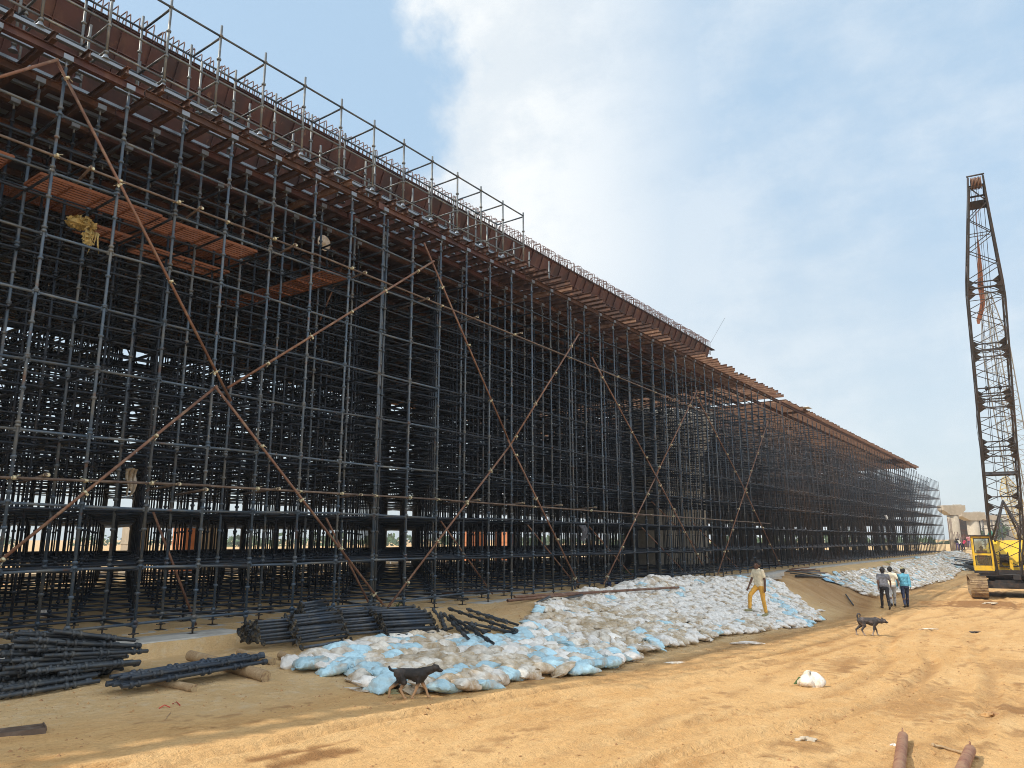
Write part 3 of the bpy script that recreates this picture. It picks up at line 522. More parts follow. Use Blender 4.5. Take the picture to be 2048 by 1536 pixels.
# reinforcement loops standing out of the web
RC = thing('rebar_cage', 'row of hooked reinforcement loops standing out of the brown shutter', 'rebar', (0, wy(1)+.3, wz(0, 1)), None)
xs = []; x = -1.5
while x < XW-.05: xs.append(x); x += (.15 if x < 20 else .125)*RNG.uniform(.75, 1.25)
vis = [x for x in xs if x > 4.2]; rest = MB()
def loop(b, x):
    y = wy(1)+.12; zb = wz(x, 1)-.25; zt = wz(x, 1)+.54+RNG.normal(0, .02); l = RNG.normal(0, .03); s = .018
    pts = [(x, y, zb), (x+l, y, zt-.05), (x+l+.01, y+.03, zt), (x+l+.01, y+.30, zt+.01), (x+l, y+.335, zt-.04), (x, y+.335, zb)]
    b.path(pts, .0135, 5)
for x in xs:
    if x in vis[:100]: b = MB(); loop(b, x); b.build('stirrup', M['rebar'], RC)
    else: loop(rest, x)
rest.build('stirrup', M['rebar'], RC)['kind'] = 'stuff'
b = MB()
for dy, dz in ((.455, .30),):
    for xa, xb in ((-1.5, 12), (12, XW-.1)): b.tube((xa, wy(1)+dy, wz(xa, 1)+dz-.02), (xb, wy(1)+dy, wz(xb, 1)+dz-.02), .008, 5)
b.build('long_bar', M['rebar'], RC)
for px, py, l, nm in ((1421, 686, 1.3, 'thin bar standing up at the far end of the web reinforcement'),):
    p = Yp(px, py, wy(1)+.2); b = MB(); b.tube(p, p+np.array((.9, -.35, 1.25))*l, .009, 5); tag(b.build('steel_bar', M['zinc'], None, p), nm, 'steel bar')
# guard scaffold along the deck edge
Gs = thing('edge_scaffold', 'pale cuplock guard scaffold standing along the upper deck edge', 'scaffold', (X0+BAY*2.55, D-.02, deckz(7)+.3), None)
gx_ = [7.498+BAY*k for k in range(-6, 11)]; gz = lambda x: JT(x)+.06
for x in gx_:
    for y, top in ((D-.02, 10.45), (D+1.06, 10.46)):
        zt = top-.022*max(0, x-7)+RNG.normal(0, .015); b = MB(); post_geo(b, x-(0 if y < 13.5 else .0), y, gz(x)+.03, zt, 10, True, lean=(RNG.normal(0, .006), 0)); p = b.build('standard', M['steel_pale'], Gs)
        b = MB(); b.lathe((x, y, gz(x)), [(.08, 0), (.08, .01), (.05, .05), (.035, .09)], 8); b.build('base_shoe', M['zinc'], p)
for i, x in enumerate(gx_):
    for y in (D-.02, D+1.06):
        for z in (.20, .74, 1.75):
            if i < len(gx_)-1:
                x2 = gx_[i+1]; b = MB(); b.tube((x+.03, y, gz(x)+z), (x2-.03, y, gz(x2)+z-.008*0), .023, 10); b.build('ledger', M['steel_pale' if y < 13.5 and z < 1.5 else 'steel'], Gs)
    for z in (.17, .71, 1.72): b = MB(); b.tube((x, D, gz(x)+z), (x, D+1.03, gz(x)+z), .023, 10); b.build('transom', M['steel_pale' if z < 1 else 'steel'], Gs)
# short posts between the guard scaffold and the web (next lift started)
for k in range(-5, 12):
    x = X0+BAY*(k+4.1)-.3; b = MB(); zt = gz(x)+1.2+.2*RNG.random(); post_geo(b, x, D+1.62, gz(x), zt, 8, True)
    tag(b.build('scaffold_post', M['steel_pale'], None, (x, D+1.62, gz(x))), f"short free post against the brown web, {ordn(k+5)} from the left", 'scaffold post', 'short posts beside the web')
for k in range(-3, 12):
    x = X0+BAY*(k+3.6)+.2*math.sin(k*2.3); y = D+.5+.08*math.sin(k*1.7); b = MB(); zt = gz(x)+.75+.55*RNG.random(); post_geo(b, x, y, gz(x), zt, 8, True)
    tag(b.build('scaffold_post', M['steel_pale'], None, (x, y, gz(x))), f"short post inside the guard scaffold, {ordn(k+3)} from the left", 'scaffold post', 'short posts inside the guard scaffold')
# footings
for i, (a, c) in enumerate(((3.6, 6.3), (6.55, 8.75), (9.3, 12.0), (12.4, 15.5), (16, 19), (20, 23), (24, 27), (28, 31), (34.5, 38.5), (38.6, 44), (44.4, 58), (58.1, 75), (75.1, 92), (92.1, 107.5))):
    b = MB(); z0 = -1.72+(.02 if i % 2 else 0); w = .30; y0 = D-.42; b.beam((a, y0+w/2+.16, PAD-.14), (c, y0+w/2+.16, PAD-.14), [(-.42, -.18), (.42, -.18), (.41, .13+.012*(i % 3)), (.40, .145+.012*(i % 3)), (-.40, .145+.012*(i % 3)), (-.42, .13+.012*(i % 3))])
    if i > 7: b.beam((a+.02, D-.62, PAD+.0), (c-.02, D-.62, PAD+.0), [(-.09, -.25), (.09, -.25), (.09, .06), (-.09, .06)])
    tag(b.build('concrete_footing', M['conc'], None, (a, D, PAD)), f"pale concrete strip footing under the front posts, {ORD[i]} from the left", 'footing', 'strip footings')
for j in range(1, 7):
    b = MB(); y = RW[j]; b.beam((0, y, PAD-.15), (43.5, y, PAD-.15), [(-.24, -.1), (.24, -.1), (.24, .15), (-.24, .15)]); tag(b.build('concrete_footing', M['conc'], None, (0, y, PAD)), f"strip footing under the {ORD[j]} row of posts of the near scaffold", 'footing', 'strip footings')
# ------------------------------------------------------------------ loose tubes
def std_mesh(L_, nm='tube', m='tube', cups=True, phase=.15):
    b = MB(); b.tubes([(0, 0, 0)], [(L_, 0, 0)], .0255, 12); b.tubes([(L_, 0, 0)], [(0, 0, 0)], .021, 12)
    ring = np.arange(12)
    for x in (0, L_): b.lathe((x, 0, 0), [(.021, -.0005), (.0255, -.0005), (.0255, .0005), (.021, .0005)], 12, axis='x')
    if cups:
        for x in np.arange(phase, L_-.04, .5):
            b.lathe((x, 0, 0), [(.026, -.03), (.041, -.026), (.045, .0), (.041, .014), (.026, .018)], 12, axis='x'); b.lathe((min(x+.09, L_-.03), 0, 0), [(.026, -.014), (.042, -.01), (.040, .022), (.026, .03)], 10, axis='x')
    return b.mesh(nm, M[m])
def place_tube(me, a, b_, L_=None, nm='scaffold_tube', roll=None):
    a = np.asarray(a, float); d = np.asarray(b_, float)-a; d = Vector(d).normalized(); q = d.to_track_quat('X', 'Z'); o = inst(me, nm, a); o.rotation_mode = 'QUATERNION'
    o.rotation_quaternion = q @ Vector((1, 0, 0)).rotation_difference(Vector((1, 0, 0))); return o
def heap_rows(n0): return n0
TM = {(l, ph): std_mesh(l, 'scaffold_tube', 'tube', True, ph) for l in (1.2, 1.5) for ph in (.14, .28)}
# heap at the left edge: courses of tubes with their open ends towards the camera's left
u0 = np.array((.965, .20, 0)); u0 /= np.linalg.norm(u0); v0 = np.array((-u0[1], u0[0], 0)); k = 0
HEAP0 = np.array((3.86, 10.06, 0)); 
for lay in range(10):
    nrow = 14-lay
    for i in range(nrow):
        L_ = random.choice((1.2, 1.2, 1.5)) if i > 2 or lay > 2 else 1.2; ph = random.choice((.14, .28)); off = (i+lay*.52)*.086+random.uniform(-.018, .018); st = (.30+.55*random.random()-.02*lay) if lay > 1 or i > 3 else -.1+.25*random.random()
        if L_ == 1.5: st -= .22
        a = HEAP0+u0*(st+lay*.02)+v0*off; b_ = HEAP0+u0*(st+L_)+v0*(off+random.uniform(-.09, .09)); zg = float(hbase(4.4, a[1]))+.045
        a[2] = zg+lay*.060+random.uniform(0, .02)+.07*(lay/9); b_[2] = zg+lay*.045+random.uniform(0, .014)
        tag(place_tube(TM[(L_, ph)], a, b_), f"dark ringed tube in the left heap, {ORD[i]} from the front in the {ORD[lay]} course up", 'scaffold tube', 'ringed tubes heaped at the left edge'); k += 1
p = hit(-6, 1396); q = hit(158, 1356); p[2] = float(hgt(*p[:2]))+.04; q[2] = float(hgt(*q[:2]))+.05
tag(place_tube(TM[(1.5, .28)], q+(p-q)*1.2, q), 'single ringed tube lying on the sand in front of the left heap', 'scaffold tube', 'loose ringed tubes')
# bundle on two logs
def log(name, a, b_, r, label):
    a = np.asarray(a, float); b_ = np.asarray(b_, float); T = thing(name, label, 'log', a); n = 16; P = [a+(b_-a)*t for t in np.linspace(0, 1, 8)]; b = MB(); b.path([p+np.array((0, 0, RNG.normal(0, .004))) for p in P], [r*(1+RNG.normal(0, .03)) for _ in P], n, cap=False); o = b.build('bark', M['wood'], T); o.data.materials[0] = M['wood']
    e = MB(); d = (b_-a)/np.linalg.norm(b_-a); s_ = np.cross(d, (0, 0, 1)); w = np.cross(s_, d); t = np.arange(n)*2*math.pi/n
    for c, sg in ((a, -1), (b_, 1)):
        e = MB(); e.plate(c+r*1.0*(np.outer(np.cos(t), s_)+np.outer(np.sin(t), w))[::sg], d, .008); e.build('cut_end', M['wood_end'], T)
    return T
M['wood_end'] = mat('cut_wood', (.40, .29, .16), .9, 0, [((.25, .16, .09), 26, .5, .6, (1, 1, 1))])
def on(px, py, h): p = hit(px, py); p[2] = float(hgt(p[0], p[1]))+h; return p
la, lb = on(228, 1356, .05), on(388, 1384, .045); log('timber_log', la, lb, .052, 'pale split log under the left end of the tube bundle')
lc, ld = on(430, 1336, .075), on(531, 1364, .07); lc = lc+(lc-ld)*.55; log('timber_log', lc, ld, .078, 'thick round log under the right end of the tube bundle')
a0 = on(240, 1392, .125); a1 = on(528, 1346, .17); uu = (a1-a0)/np.linalg.norm(a1-a0); vv = np.cross((0, 0, 1), uu); L_ = float(np.linalg.norm(a1-a0)); me = std_mesh(L_, 'scaffold_tube', 'tube_blue', True, .12); me2 = std_mesh(L_*.93, 'scaffold_tube', 'tube_blue', True, .3)
for lay, n in enumerate((5, 4)):
    for i in range(n):
        s_ = random.uniform(-.10, .10); off = (i-1.2+lay*.5)*.092; a = a0+uu*s_+vv*off+np.array((0, 0, lay*.075)); tag(place_tube(random.choice((me, me2)), a, a+uu+np.array((0, 0, random.uniform(-.006, .006)))), f"blue-grey ringed tube in the bundle on logs, {ORD[i]} from the front, {'lower' if lay == 0 else 'upper'} layer", 'scaffold tube', 'ringed tubes bundled on two logs')
# stacks of plain ledgers with blade ends
def led_mesh(L_=.98):
    b = MB(); b.tubes([(0, 0, 0)], [(L_, 0, 0)], .0245, 12, cap=True)
    o = b.mesh('ledger_tube', M['tube_blue']); e = MB(); out = []
    for x, s_ in ((0, -1), (L_, 1)):
        e = MB(); e.plate([(x, 0, -.05), (x+s_*.03, 0, -.055), (x+s_*.05, 0, -.02), (x+s_*.05, 0, .02), (x+s_*.03, 0, .055), (x, 0, .05)], (0, 1, 0), .022); e.lathe((x, 0, 0), [(.02, -.012), (.031, -.01), (.031, .01), (.02, .012)], 10, axis='x'); out.append(e.mesh('blade_end', M['tube_in']))
    return o, out
LM, LE = led_mesh()
def led_stack(nm, px0, px1, pxr, n, h, group, where, z=-1.70):
    f0 = on(*px0, 0); f1 = on(*px1, 0); fr = on(*pxr, 0); w = f1-f0; w[2] = 0; wl = np.linalg.norm(w); w /= wl; u = fr-f1; u[2] = 0; u /= np.linalg.norm(u)
    for lay in range(h):
        m = n-(lay+1)//2
        for i in range(m):
            t = (i+.5*(lay % 2)+.25*lay*0+ (lay//2)*.5)/max(n-1, 1); a = f0+w*wl*t+u*random.uniform(-.03, .03); a[2] = float(hbase(a[0], a[1]))+.14+lay*.050+random.uniform(0, .012); b_ = a+u+np.array((0, 0, random.uniform(-.02, .02)))+w*random.uniform(-.04, .04)
            o = place_tube(LM, a, b_, nm='ledger_tube'); tag(o, f"dark ledger tube in the {where}, {ORD[i]} from the back, {ORD[lay]} course", 'ledger tube', group)
            for e in LE: inst(e, 'blade_end', (0, 0, 0), (random.uniform(-.9, .9), 0, 0), o)
led_stack('a', (478, 1277), (524, 1306), (700, 1284), 6, 7, 'ledger stack nearest the logs', 'leftmost ledger stack')
led_stack('b', (548, 1280), (604, 1316), (738, 1296), 6, 8, 'ledger stack behind the printed sack', 'stack behind the printed sack')
led_stack('c', (588, 1244), (612, 1252), (720, 1228), 4, 6, 'small ledger stack at the back', 'small stack at the back')
led_stack('d', (652, 1248), (694, 1284), (860, 1272), 6, 7, 'ledger stack below the crossing pipes', 'stack below the crossing pipes')
led_stack('e', (716, 1262), (778, 1290), (905, 1284), 7, 7, 'ledger stack beside the loose ringed tubes', 'rightmost ledger stack')
for a, b_, lab in (((478, 1312), (545, 1330), 'squared timber under the leftmost ledger stack'), ((694, 1296), (846, 1278), 'round timber poking out under the rightmost ledger stack'), ((560, 1318), (604, 1334), 'timber bearer under the stack behind the printed sack')):
    log('timber_bearer', on(*a, .06), on(*b_, .05), .055, lab)
# loose standards sprawled down the bank
T_ = [(897, 1217, 1034, 1262), (934, 1218, 1014, 1246), (969, 1229, 1036, 1250), (881, 1225, 889, 1256), (887, 1227, 938, 1279), (899, 1231, 987, 1287), (866, 1217, 891, 1256), (928, 1244, 1032, 1266), (977, 1252, 1040, 1276), (928, 1256, 981, 1262), (938, 1248, 989, 1276), (860, 1246, 889, 1272), (880, 1262, 905, 1256), (905, 1240, 960, 1290)]
for i, (x0, y0, x1, y1) in enumerate(T_):
    a = on(x0, y0, 0); b_ = on(x1, y1, 0); h = (.22, .12, .06, .12, .20, .26, .07, .14, .05, .05, .15, .06, .05, .1)[i]; a = a*(1-h/3.2); b_ = b_*(1-h/3.2); l = float(np.linalg.norm(b_-a)); tag(place_tube(std_mesh(l, 'scaffold_tube', 'tube', True, .1+.03*(i % 4)), a, b_), f"ringed tube sprawled above the blue sandbags, {ORD[i]} of the loose heap", 'scaffold tube', 'ringed tubes sprawled above the blue sandbags')
for x0, y0, x1, y1, r, m, lab in ((1029, 1199, 1358, 1183, .036, 'rust_pipe', 'long grey-brown pipe lying across the top of the white sandbags'), (1015, 1207, 1200, 1195, .034, 'rust_pipe', 'second long pipe just below the one across the sandbag tops'), (884, 1190, 1012, 1194, .03, 'rust_pipe', 'brown pipe lying level at the scaffold foot'), (880, 1198, 935, 1213, .026, 'tube_blue', 'blue tube slanting out of the scaffold foot'), (1074, 1211, 1100, 1207, .03, 'tube', 'short dark tube end beside the pinkish sandbags'), (1100, 1208, 1165, 1202, .03, 'tube', 'dark tube half hidden behind the pinkish sandbags')):
    b = MB(); p, q = on(x0, y0+3, .10), on(x1, y1+6, .24); b.tubes([p], [q], r, 14); b.tubes([q], [p], r*.82, 14); d = (q-p)/np.linalg.norm(q-p)
    for c in (p, q): b.tubes([c], [c+d*.001], r, 14, r*.82)
    tag(b.build('steel_pipe', M[m], None, p), lab, 'pipe', 'loose pipes by the scaffold foot')
# ------------------------------------------------------------------ sandbags
def bag_mesh(seed, mat_, nu=40, nv=34, L_=.47, Wd=.30, H=.142):
    """a slack sack: flat pillow with one tied neck and one folded hem, creases running from the ends"""
    r = np.random.default_rng(seed); U = np.linspace(-1, 1, nu); t = np.arange(nv)*2*math.pi/nv; V = []; ph = r.uniform(0, 6.28, 6); neck = r.random() < .65
    K = [(r.uniform(0, 6.28), r.uniform(.5, 1), r.uniform(14, 34), r.uniform(-1, 1)) for _ in range(7)]; sag = r.uniform(-.35, .35)
    for u in U:
        e = math.sqrt(max(0., 1-abs(u)**2.6)); h = H/2*(.05+.95*e); w = Wd/2*(.93+.07*e)*(1-.10*(1-abs(u)))
        if neck and u > .62: k = (u-.62)/.38; w *= 1-.80*math.sin(min(1, k*1.35)*math.pi/2)+.75*max(0, k-.62)/.38*.9; h = max(h*(1-.2*k), .016)
        c, s = np.cos(t), np.sin(t); fl = .55+.35*e
        x = (u*(1+.03*math.sin(ph[1])))*L_/2+.022*np.sin(2.0*t+ph[5])*abs(u)**6; y = w*np.sign(c)*np.abs(c)**fl; z = h*np.sign(s)*np.abs(s)**(.75)
        x = x+np.abs(c)**3*.009*np.sign(u)*abs(u)**5                  # pulled-out corners
        tri = lambda q: np.abs(((q/6.2832) % 1)*2-1)*2-1                 # sharp folds rather than waves
        cr = .010*tri(y*70+K[0][0]+u*K[0][3]*4)*abs(u)**1.2+.012*tri(u*9+y*K[1][2]+K[1][0])*K[1][1]*.7+.009*tri(u*K[2][2]*.6-y*22*K[2][3]+K[2][0])+.014*np.sin(2*t+ph[4]+u*2.2)*e+.010*np.sin(u*5+y*9+ph[0])
        z = z+cr*np.where(s > -.2, 1, .4)*(.35+.65*e); y = y+.016*math.sin(u*4+ph[3])+.25*sag*Wd*u*u; z = z-.14*H*u*u+.05*math.sin(u*2+ph[2])*H+.03*sag*u
        V.append(np.stack([x*np.ones(nv), y, z], 1))
    b = MB(); i = np.arange(nv); j = (i+1) % nv; q = np.stack([i, i+nv, j+nv, j], 1); b.add(np.concatenate(V), np.concatenate([q+k*nv for k in range(nu-1)]), True)
    b.F.append((i[None], False)); b.F.append((i[::-1][None]+(nu-1)*nv, False)); return b
BAGC = ('bag_white', 'bag_dusty', 'bag_tan', 'bag_blue'); BM = {c: [bag_mesh(s_*7+3, c).mesh('sandbag', M[c]) for s_ in range(6)] for c in BAGC}
LOWV = [np.concatenate(b.V) for b in (bag_mesh(s_*5+1, None, 9, 8) for s_ in range(4))]; LB = bag_mesh(1, None, 9, 8); LOWF = [f for f, _ in LB.F]
MIDV = [np.concatenate(b.V) for b in (bag_mesh(s_*5+1, None, 20, 18) for s_ in range(5))]; LB2 = bag_mesh(1, None, 20, 18); MIDF = [f for f, _ in LB2.F]
def inpoly(x, y, P):
    r = False; n = len(P)
    for i in range(n):
        x1, y1 = P[i]; x2, y2 = P[(i+1) % n]
        if (y1 > y) != (y2 > y) and x < (x2-x1)*(y-y1)/(y2-y1)+x1: r = not r
    return r
NEARP = [tuple(hit(*p)[:2]) for p in ((600, 1342), (648, 1312), (720, 1300), (790, 1284), (860, 1276), (935, 1286), (1000, 1286), (1050, 1262), (1058, 1238), (1100, 1212), (1150, 1192), (1230, 1182), (1290, 1164), (1380, 1161), (1470, 1161), (1548, 1164), (1580, 1190), (1610, 1214), (1640, 1240), (1615, 1254), (1560, 1258), (1500, 1268), (1440, 1276), (1360, 1292), (1290, 1312), (1235, 1336), (1150, 1352), (1090, 1352), (1020, 1366), (950, 1385), (880, 1388), (820, 1384), (740, 1380), (700, 1352), (650, 1354))]
FARP = [[tuple(hit(*p)[:2]) for p in q] for q in (((1640, 1154), (1700, 1146), (1770, 1135), (1850, 1115), (1876, 1112), (1885, 1122), (1920, 1143), (1900, 1160), (1840, 1174), (1790, 1190), (1742, 1198), (1705, 1180), (1660, 1164)), ((1876, 1109), (1922, 1103), (1942, 1120), (1958, 1128), (1942, 1142), (1922, 1142), (1890, 1122)))]
def frame(x, y, yaw, pitch):
    e = .25; nrm = Vector((-(float(hbase(x+e, y))-float(hbase(x-e, y)))/(2*e), -(float(hbase(x, y+e))-float(hbase(x, y-e)))/(2*e), 1)).normalized()
    q = Vector((0, 0, 1)).rotation_difference(nrm); return q.to_matrix() @ Matrix.Rotation(yaw, 3, 'Z') @ Matrix.Rotation(pitch, 3, 'Y')
cand = []
rows = np.arange(0, 6.4, .192)
for ri, dv in enumerate(rows):
    x = 6.5+.2*(ri % 2)
    while x < 36:
        y = float(foot(x))-.75+dv+random.uniform(-.045, .045)
        if inpoly(x, y, NEARP): cand.append((x, y, ri, math.hypot(x, y)))
        x += random.uniform(.30, .41) if x < 16 else random.uniform(.27, .38)
cand.sort(key=lambda c: c[3]); cand_idx = {}
strip_a, strip_b = hit(1545, 1195), hit(1622, 1258)
def colour(x, y):
    d = abs((x-strip_a[0])*(strip_b[1]-strip_a[1])-(y-strip_a[1])*(strip_b[0]-strip_a[0]))/math.hypot(*(strip_b-strip_a)[:2]); n = float(vnoise(x, y, 1.3)); up = (y-float(foot(x)))
    if d < .24 and x > 24 and random.random() < .8: return 'bag_blue'
    if x < 13.6: pb = .60 if n > -.10 else .16
    elif x < 15.5: pb = .25 if up < .8 else .06
    else: pb = .035
    if x > 31.0 and up > 2.6: pb = .3
    if random.random() < pb: return 'bag_blue'
    k = random.random()+n*.9+(.25 if x > 19 else -.12)-(.28 if 14.5 < x < 18.5 and up > .8 else 0)
    return 'bag_white' if k > .46 else 'bag_dusty' if k > .06 else 'bag_tan'
CN = {'bag_white': 'white', 'bag_dusty': 'dusty white', 'bag_tan': 'soil-stained tan', 'bag_blue': 'pale blue'}
ind = sorted(cand[:300], key=lambda c: (c[2], c[0])); seen = {}; rowmap = {}
for c in ind: rowmap.setdefault(c[2], len(rowmap))
def bagpose(x, y, ri):
    yaw = (math.pi if random.random() < .5 else 0)+random.gauss(0, .30) if x < 15 or random.random() < .5 else random.choice((-1, 1))*(math.pi/2)+random.gauss(0, .5)
    return frame(x, y, yaw, random.gauss(0, .11)) @ Matrix.Rotation(random.gauss(0, .14), 3, 'X'), random.uniform(.80, 1.10)*(1.16 if x < 13 else 1.), float(hgt(x, y))+.05+random.uniform(0, .06)+.04*(ri % 2)
for x, y, ri, dd in ind:
    c = colour(x, y); Rm, sc, z = bagpose(x, y, ri); k = seen.get(ri, 0); seen[ri] = k+1
    if x < 7.95 and y > 8.6 and c != 'bag_blue': c = 'bag_white'
    o = inst(random.choice(BM[c]), 'sandbag', (x, y, z), Rm, None, (sc*random.uniform(.92, 1.1), sc*random.uniform(.9, 1.12), sc*random.uniform(.85, 1.15)))
    tag(o, f"{CN[c]} sandbag, {ORD[k] if k < 19 else ordn(k)} from the left in the {ordn(rowmap[ri])} course up from the road", 'sandbag', 'sandbags at the near end of the slope')
def bagmass(items, VV, FF, name, label, hi):
    parts = {}
    for x, y, ri, dd in items:
        c = colour(x, y) if hi else ('bag_blue' if random.random() < (.4 if vnoise(x, y, 3.) > .27 or (x < 45 and y > 10) else .05) else random.choice(('bag_white', 'bag_dusty', 'bag_dusty', 'bag_white', 'bag_tan'))); Rm, sc, z = bagpose(x, y, ri); b = parts.setdefault(c, MB()); A = np.array(Rm)
        V = random.choice(VV)*np.array((sc*random.uniform(.92, 1.1), sc*random.uniform(.9, 1.12), sc*random.uniform(.85, 1.15))); b.add(V @ A.T+np.array((x, y, z)), FF, True)
    mb = MB(); mb_m = []; me = None
    # one mesh, four sack colours
    allV = []; allF = []; mats = list(parts)
    for k, c in enumerate(mats):
        for f, s_ in parts[c].F: allF.append((f+mb.n, s_)); mb_m += [k]*len(f)
        mb.V += parts[c].V; mb.n += parts[c].n
    mb.F = allF; o = mb.build(name, M[mats[0]])
    for c in mats[1:]: o.data.materials.append(M[c])
    o.data.polygons.foreach_set('material_index', np.array(mb_m, np.int32)); return tag(o, label, 'sandbags', None, 'stuff')
bagmass(cand[300:], MIDV, MIDF, 'sandbags', 'mass of white and tan sandbags covering the near embankment below the scaffold', True)
for P, lab in zip(FARP, ('long pale sandbag slope beyond the bare earth spoil, below the far scaffold', 'farthest patch of sandbags beside the crane cab')):
    it = []; xs = [p[0] for p in P]
    for ri in range(60):
        x = min(xs)
        while x < max(xs):
            y = 5.0+ri*.23
            if inpoly(x, y, P): it.append((x, y, ri, 0))
            x += random.uniform(.42, .60)
    bagmass(it, LOWV, LOWF, 'sandbags', lab, False)
def flat_text(body, size, mat_, parent, target, M4, nm='lettering'):
    """printed letters laid onto the sack's own surface"""
    cu = bpy.data.curves.new('t', 'FONT'); cu.body = body; cu.size = size; cu.align_x = 'CENTER'; cu.align_y = 'CENTER'; cu.resolution_u = 2; ob = bpy.data.objects.new('t', cu); COL.objects.link(ob)
    dg = bpy.context.evaluated_depsgraph_get(); me = bpy.data.meshes.new_from_object(ob.evaluated_get(dg)); bpy.data.objects.remove(ob)
    from mathutils.bvhtree import BVHTree
    import bmesh
    bm = bmesh.new(); bm.from_mesh(me); bmesh.ops.subdivide_edges(bm, edges=bm.edges[:], cuts=2); bmesh.ops.triangulate(bm, faces=bm.faces[:]); t = BVHTree.FromPolygons([v.co for v in target.vertices], [list(p.vertices) for p in target.polygons])
    for v in bm.verts:
        p = M4 @ v.co; h = t.ray_cast(Vector((p.x, p.y, .4)), Vector((0, 0, -1)))
        v.co = (p.x, p.y, (h[0].z if h[0] else 0)+.004)
    bm.to_mesh(me); bm.free(); me.materials.append(M[mat_]); o = bpy.data.objects.new(nm, me); COL.objects.link(o); o.parent = parent; return o
p = on(606, 1334, .07); pb = inst(BM['bag_white'][1], 'sandbag', p, frame(p[0], p[1], math.atan2(RIGHT[1], RIGHT[0])+.35, .05) @ Matrix.Rotation(-.25, 3, 'X') , None, 1.25); pb.rotation_euler = (frame(p[0], p[1], math.atan2(RIGHT[1], RIGHT[0])+.3, 0.05) @ Matrix.Rotation(.32, 3, 'X')).to_euler()
tag(pb, 'white sandbag printed with dark letters, leftmost on the sand beside the ledger stacks', 'sandbag', 'sandbags at the near end of the slope'); flat_text('Ultra', .10, 'ink', pb, pb.data, Matrix.Translation((.09, -.035, 0)))
# ------------------------------------------------------------------ people and dogs
def remeshed(mb, name, mat_, voxel, parent, smooth=6, disp=0.):
    me = mb.mesh(name+'_raw', None); ob = bpy.data.objects.new('tmp', me); COL.objects.link(ob); m = ob.modifiers.new('r', 'REMESH'); m.mode = 'VOXEL'; m.voxel_size = voxel; m.use_smooth_shade = True
    s_ = ob.modifiers.new('s', 'SMOOTH'); s_.iterations = smooth; s_.factor = .5
    if disp:
        tx = bpy.data.textures.new('fold', 'CLOUDS'); tx.noise_scale = .09; d = ob.modifiers.new('d', 'DISPLACE'); d.texture = tx; d.strength = disp; d.mid_level = .5
    dg = bpy.context.evaluated_depsgraph_get(); out = bpy.data.meshes.new_from_object(ob.evaluated_get(dg)); bpy.data.objects.remove(ob); out.name = name; out.materials.clear(); out.materials.append(mat_)
    for p in out.polygons: p.use_smooth = True
    o = bpy.data.objects.new(name, out); COL.objects.link(o); o.parent = parent; return o
def rotx(v, a): return v
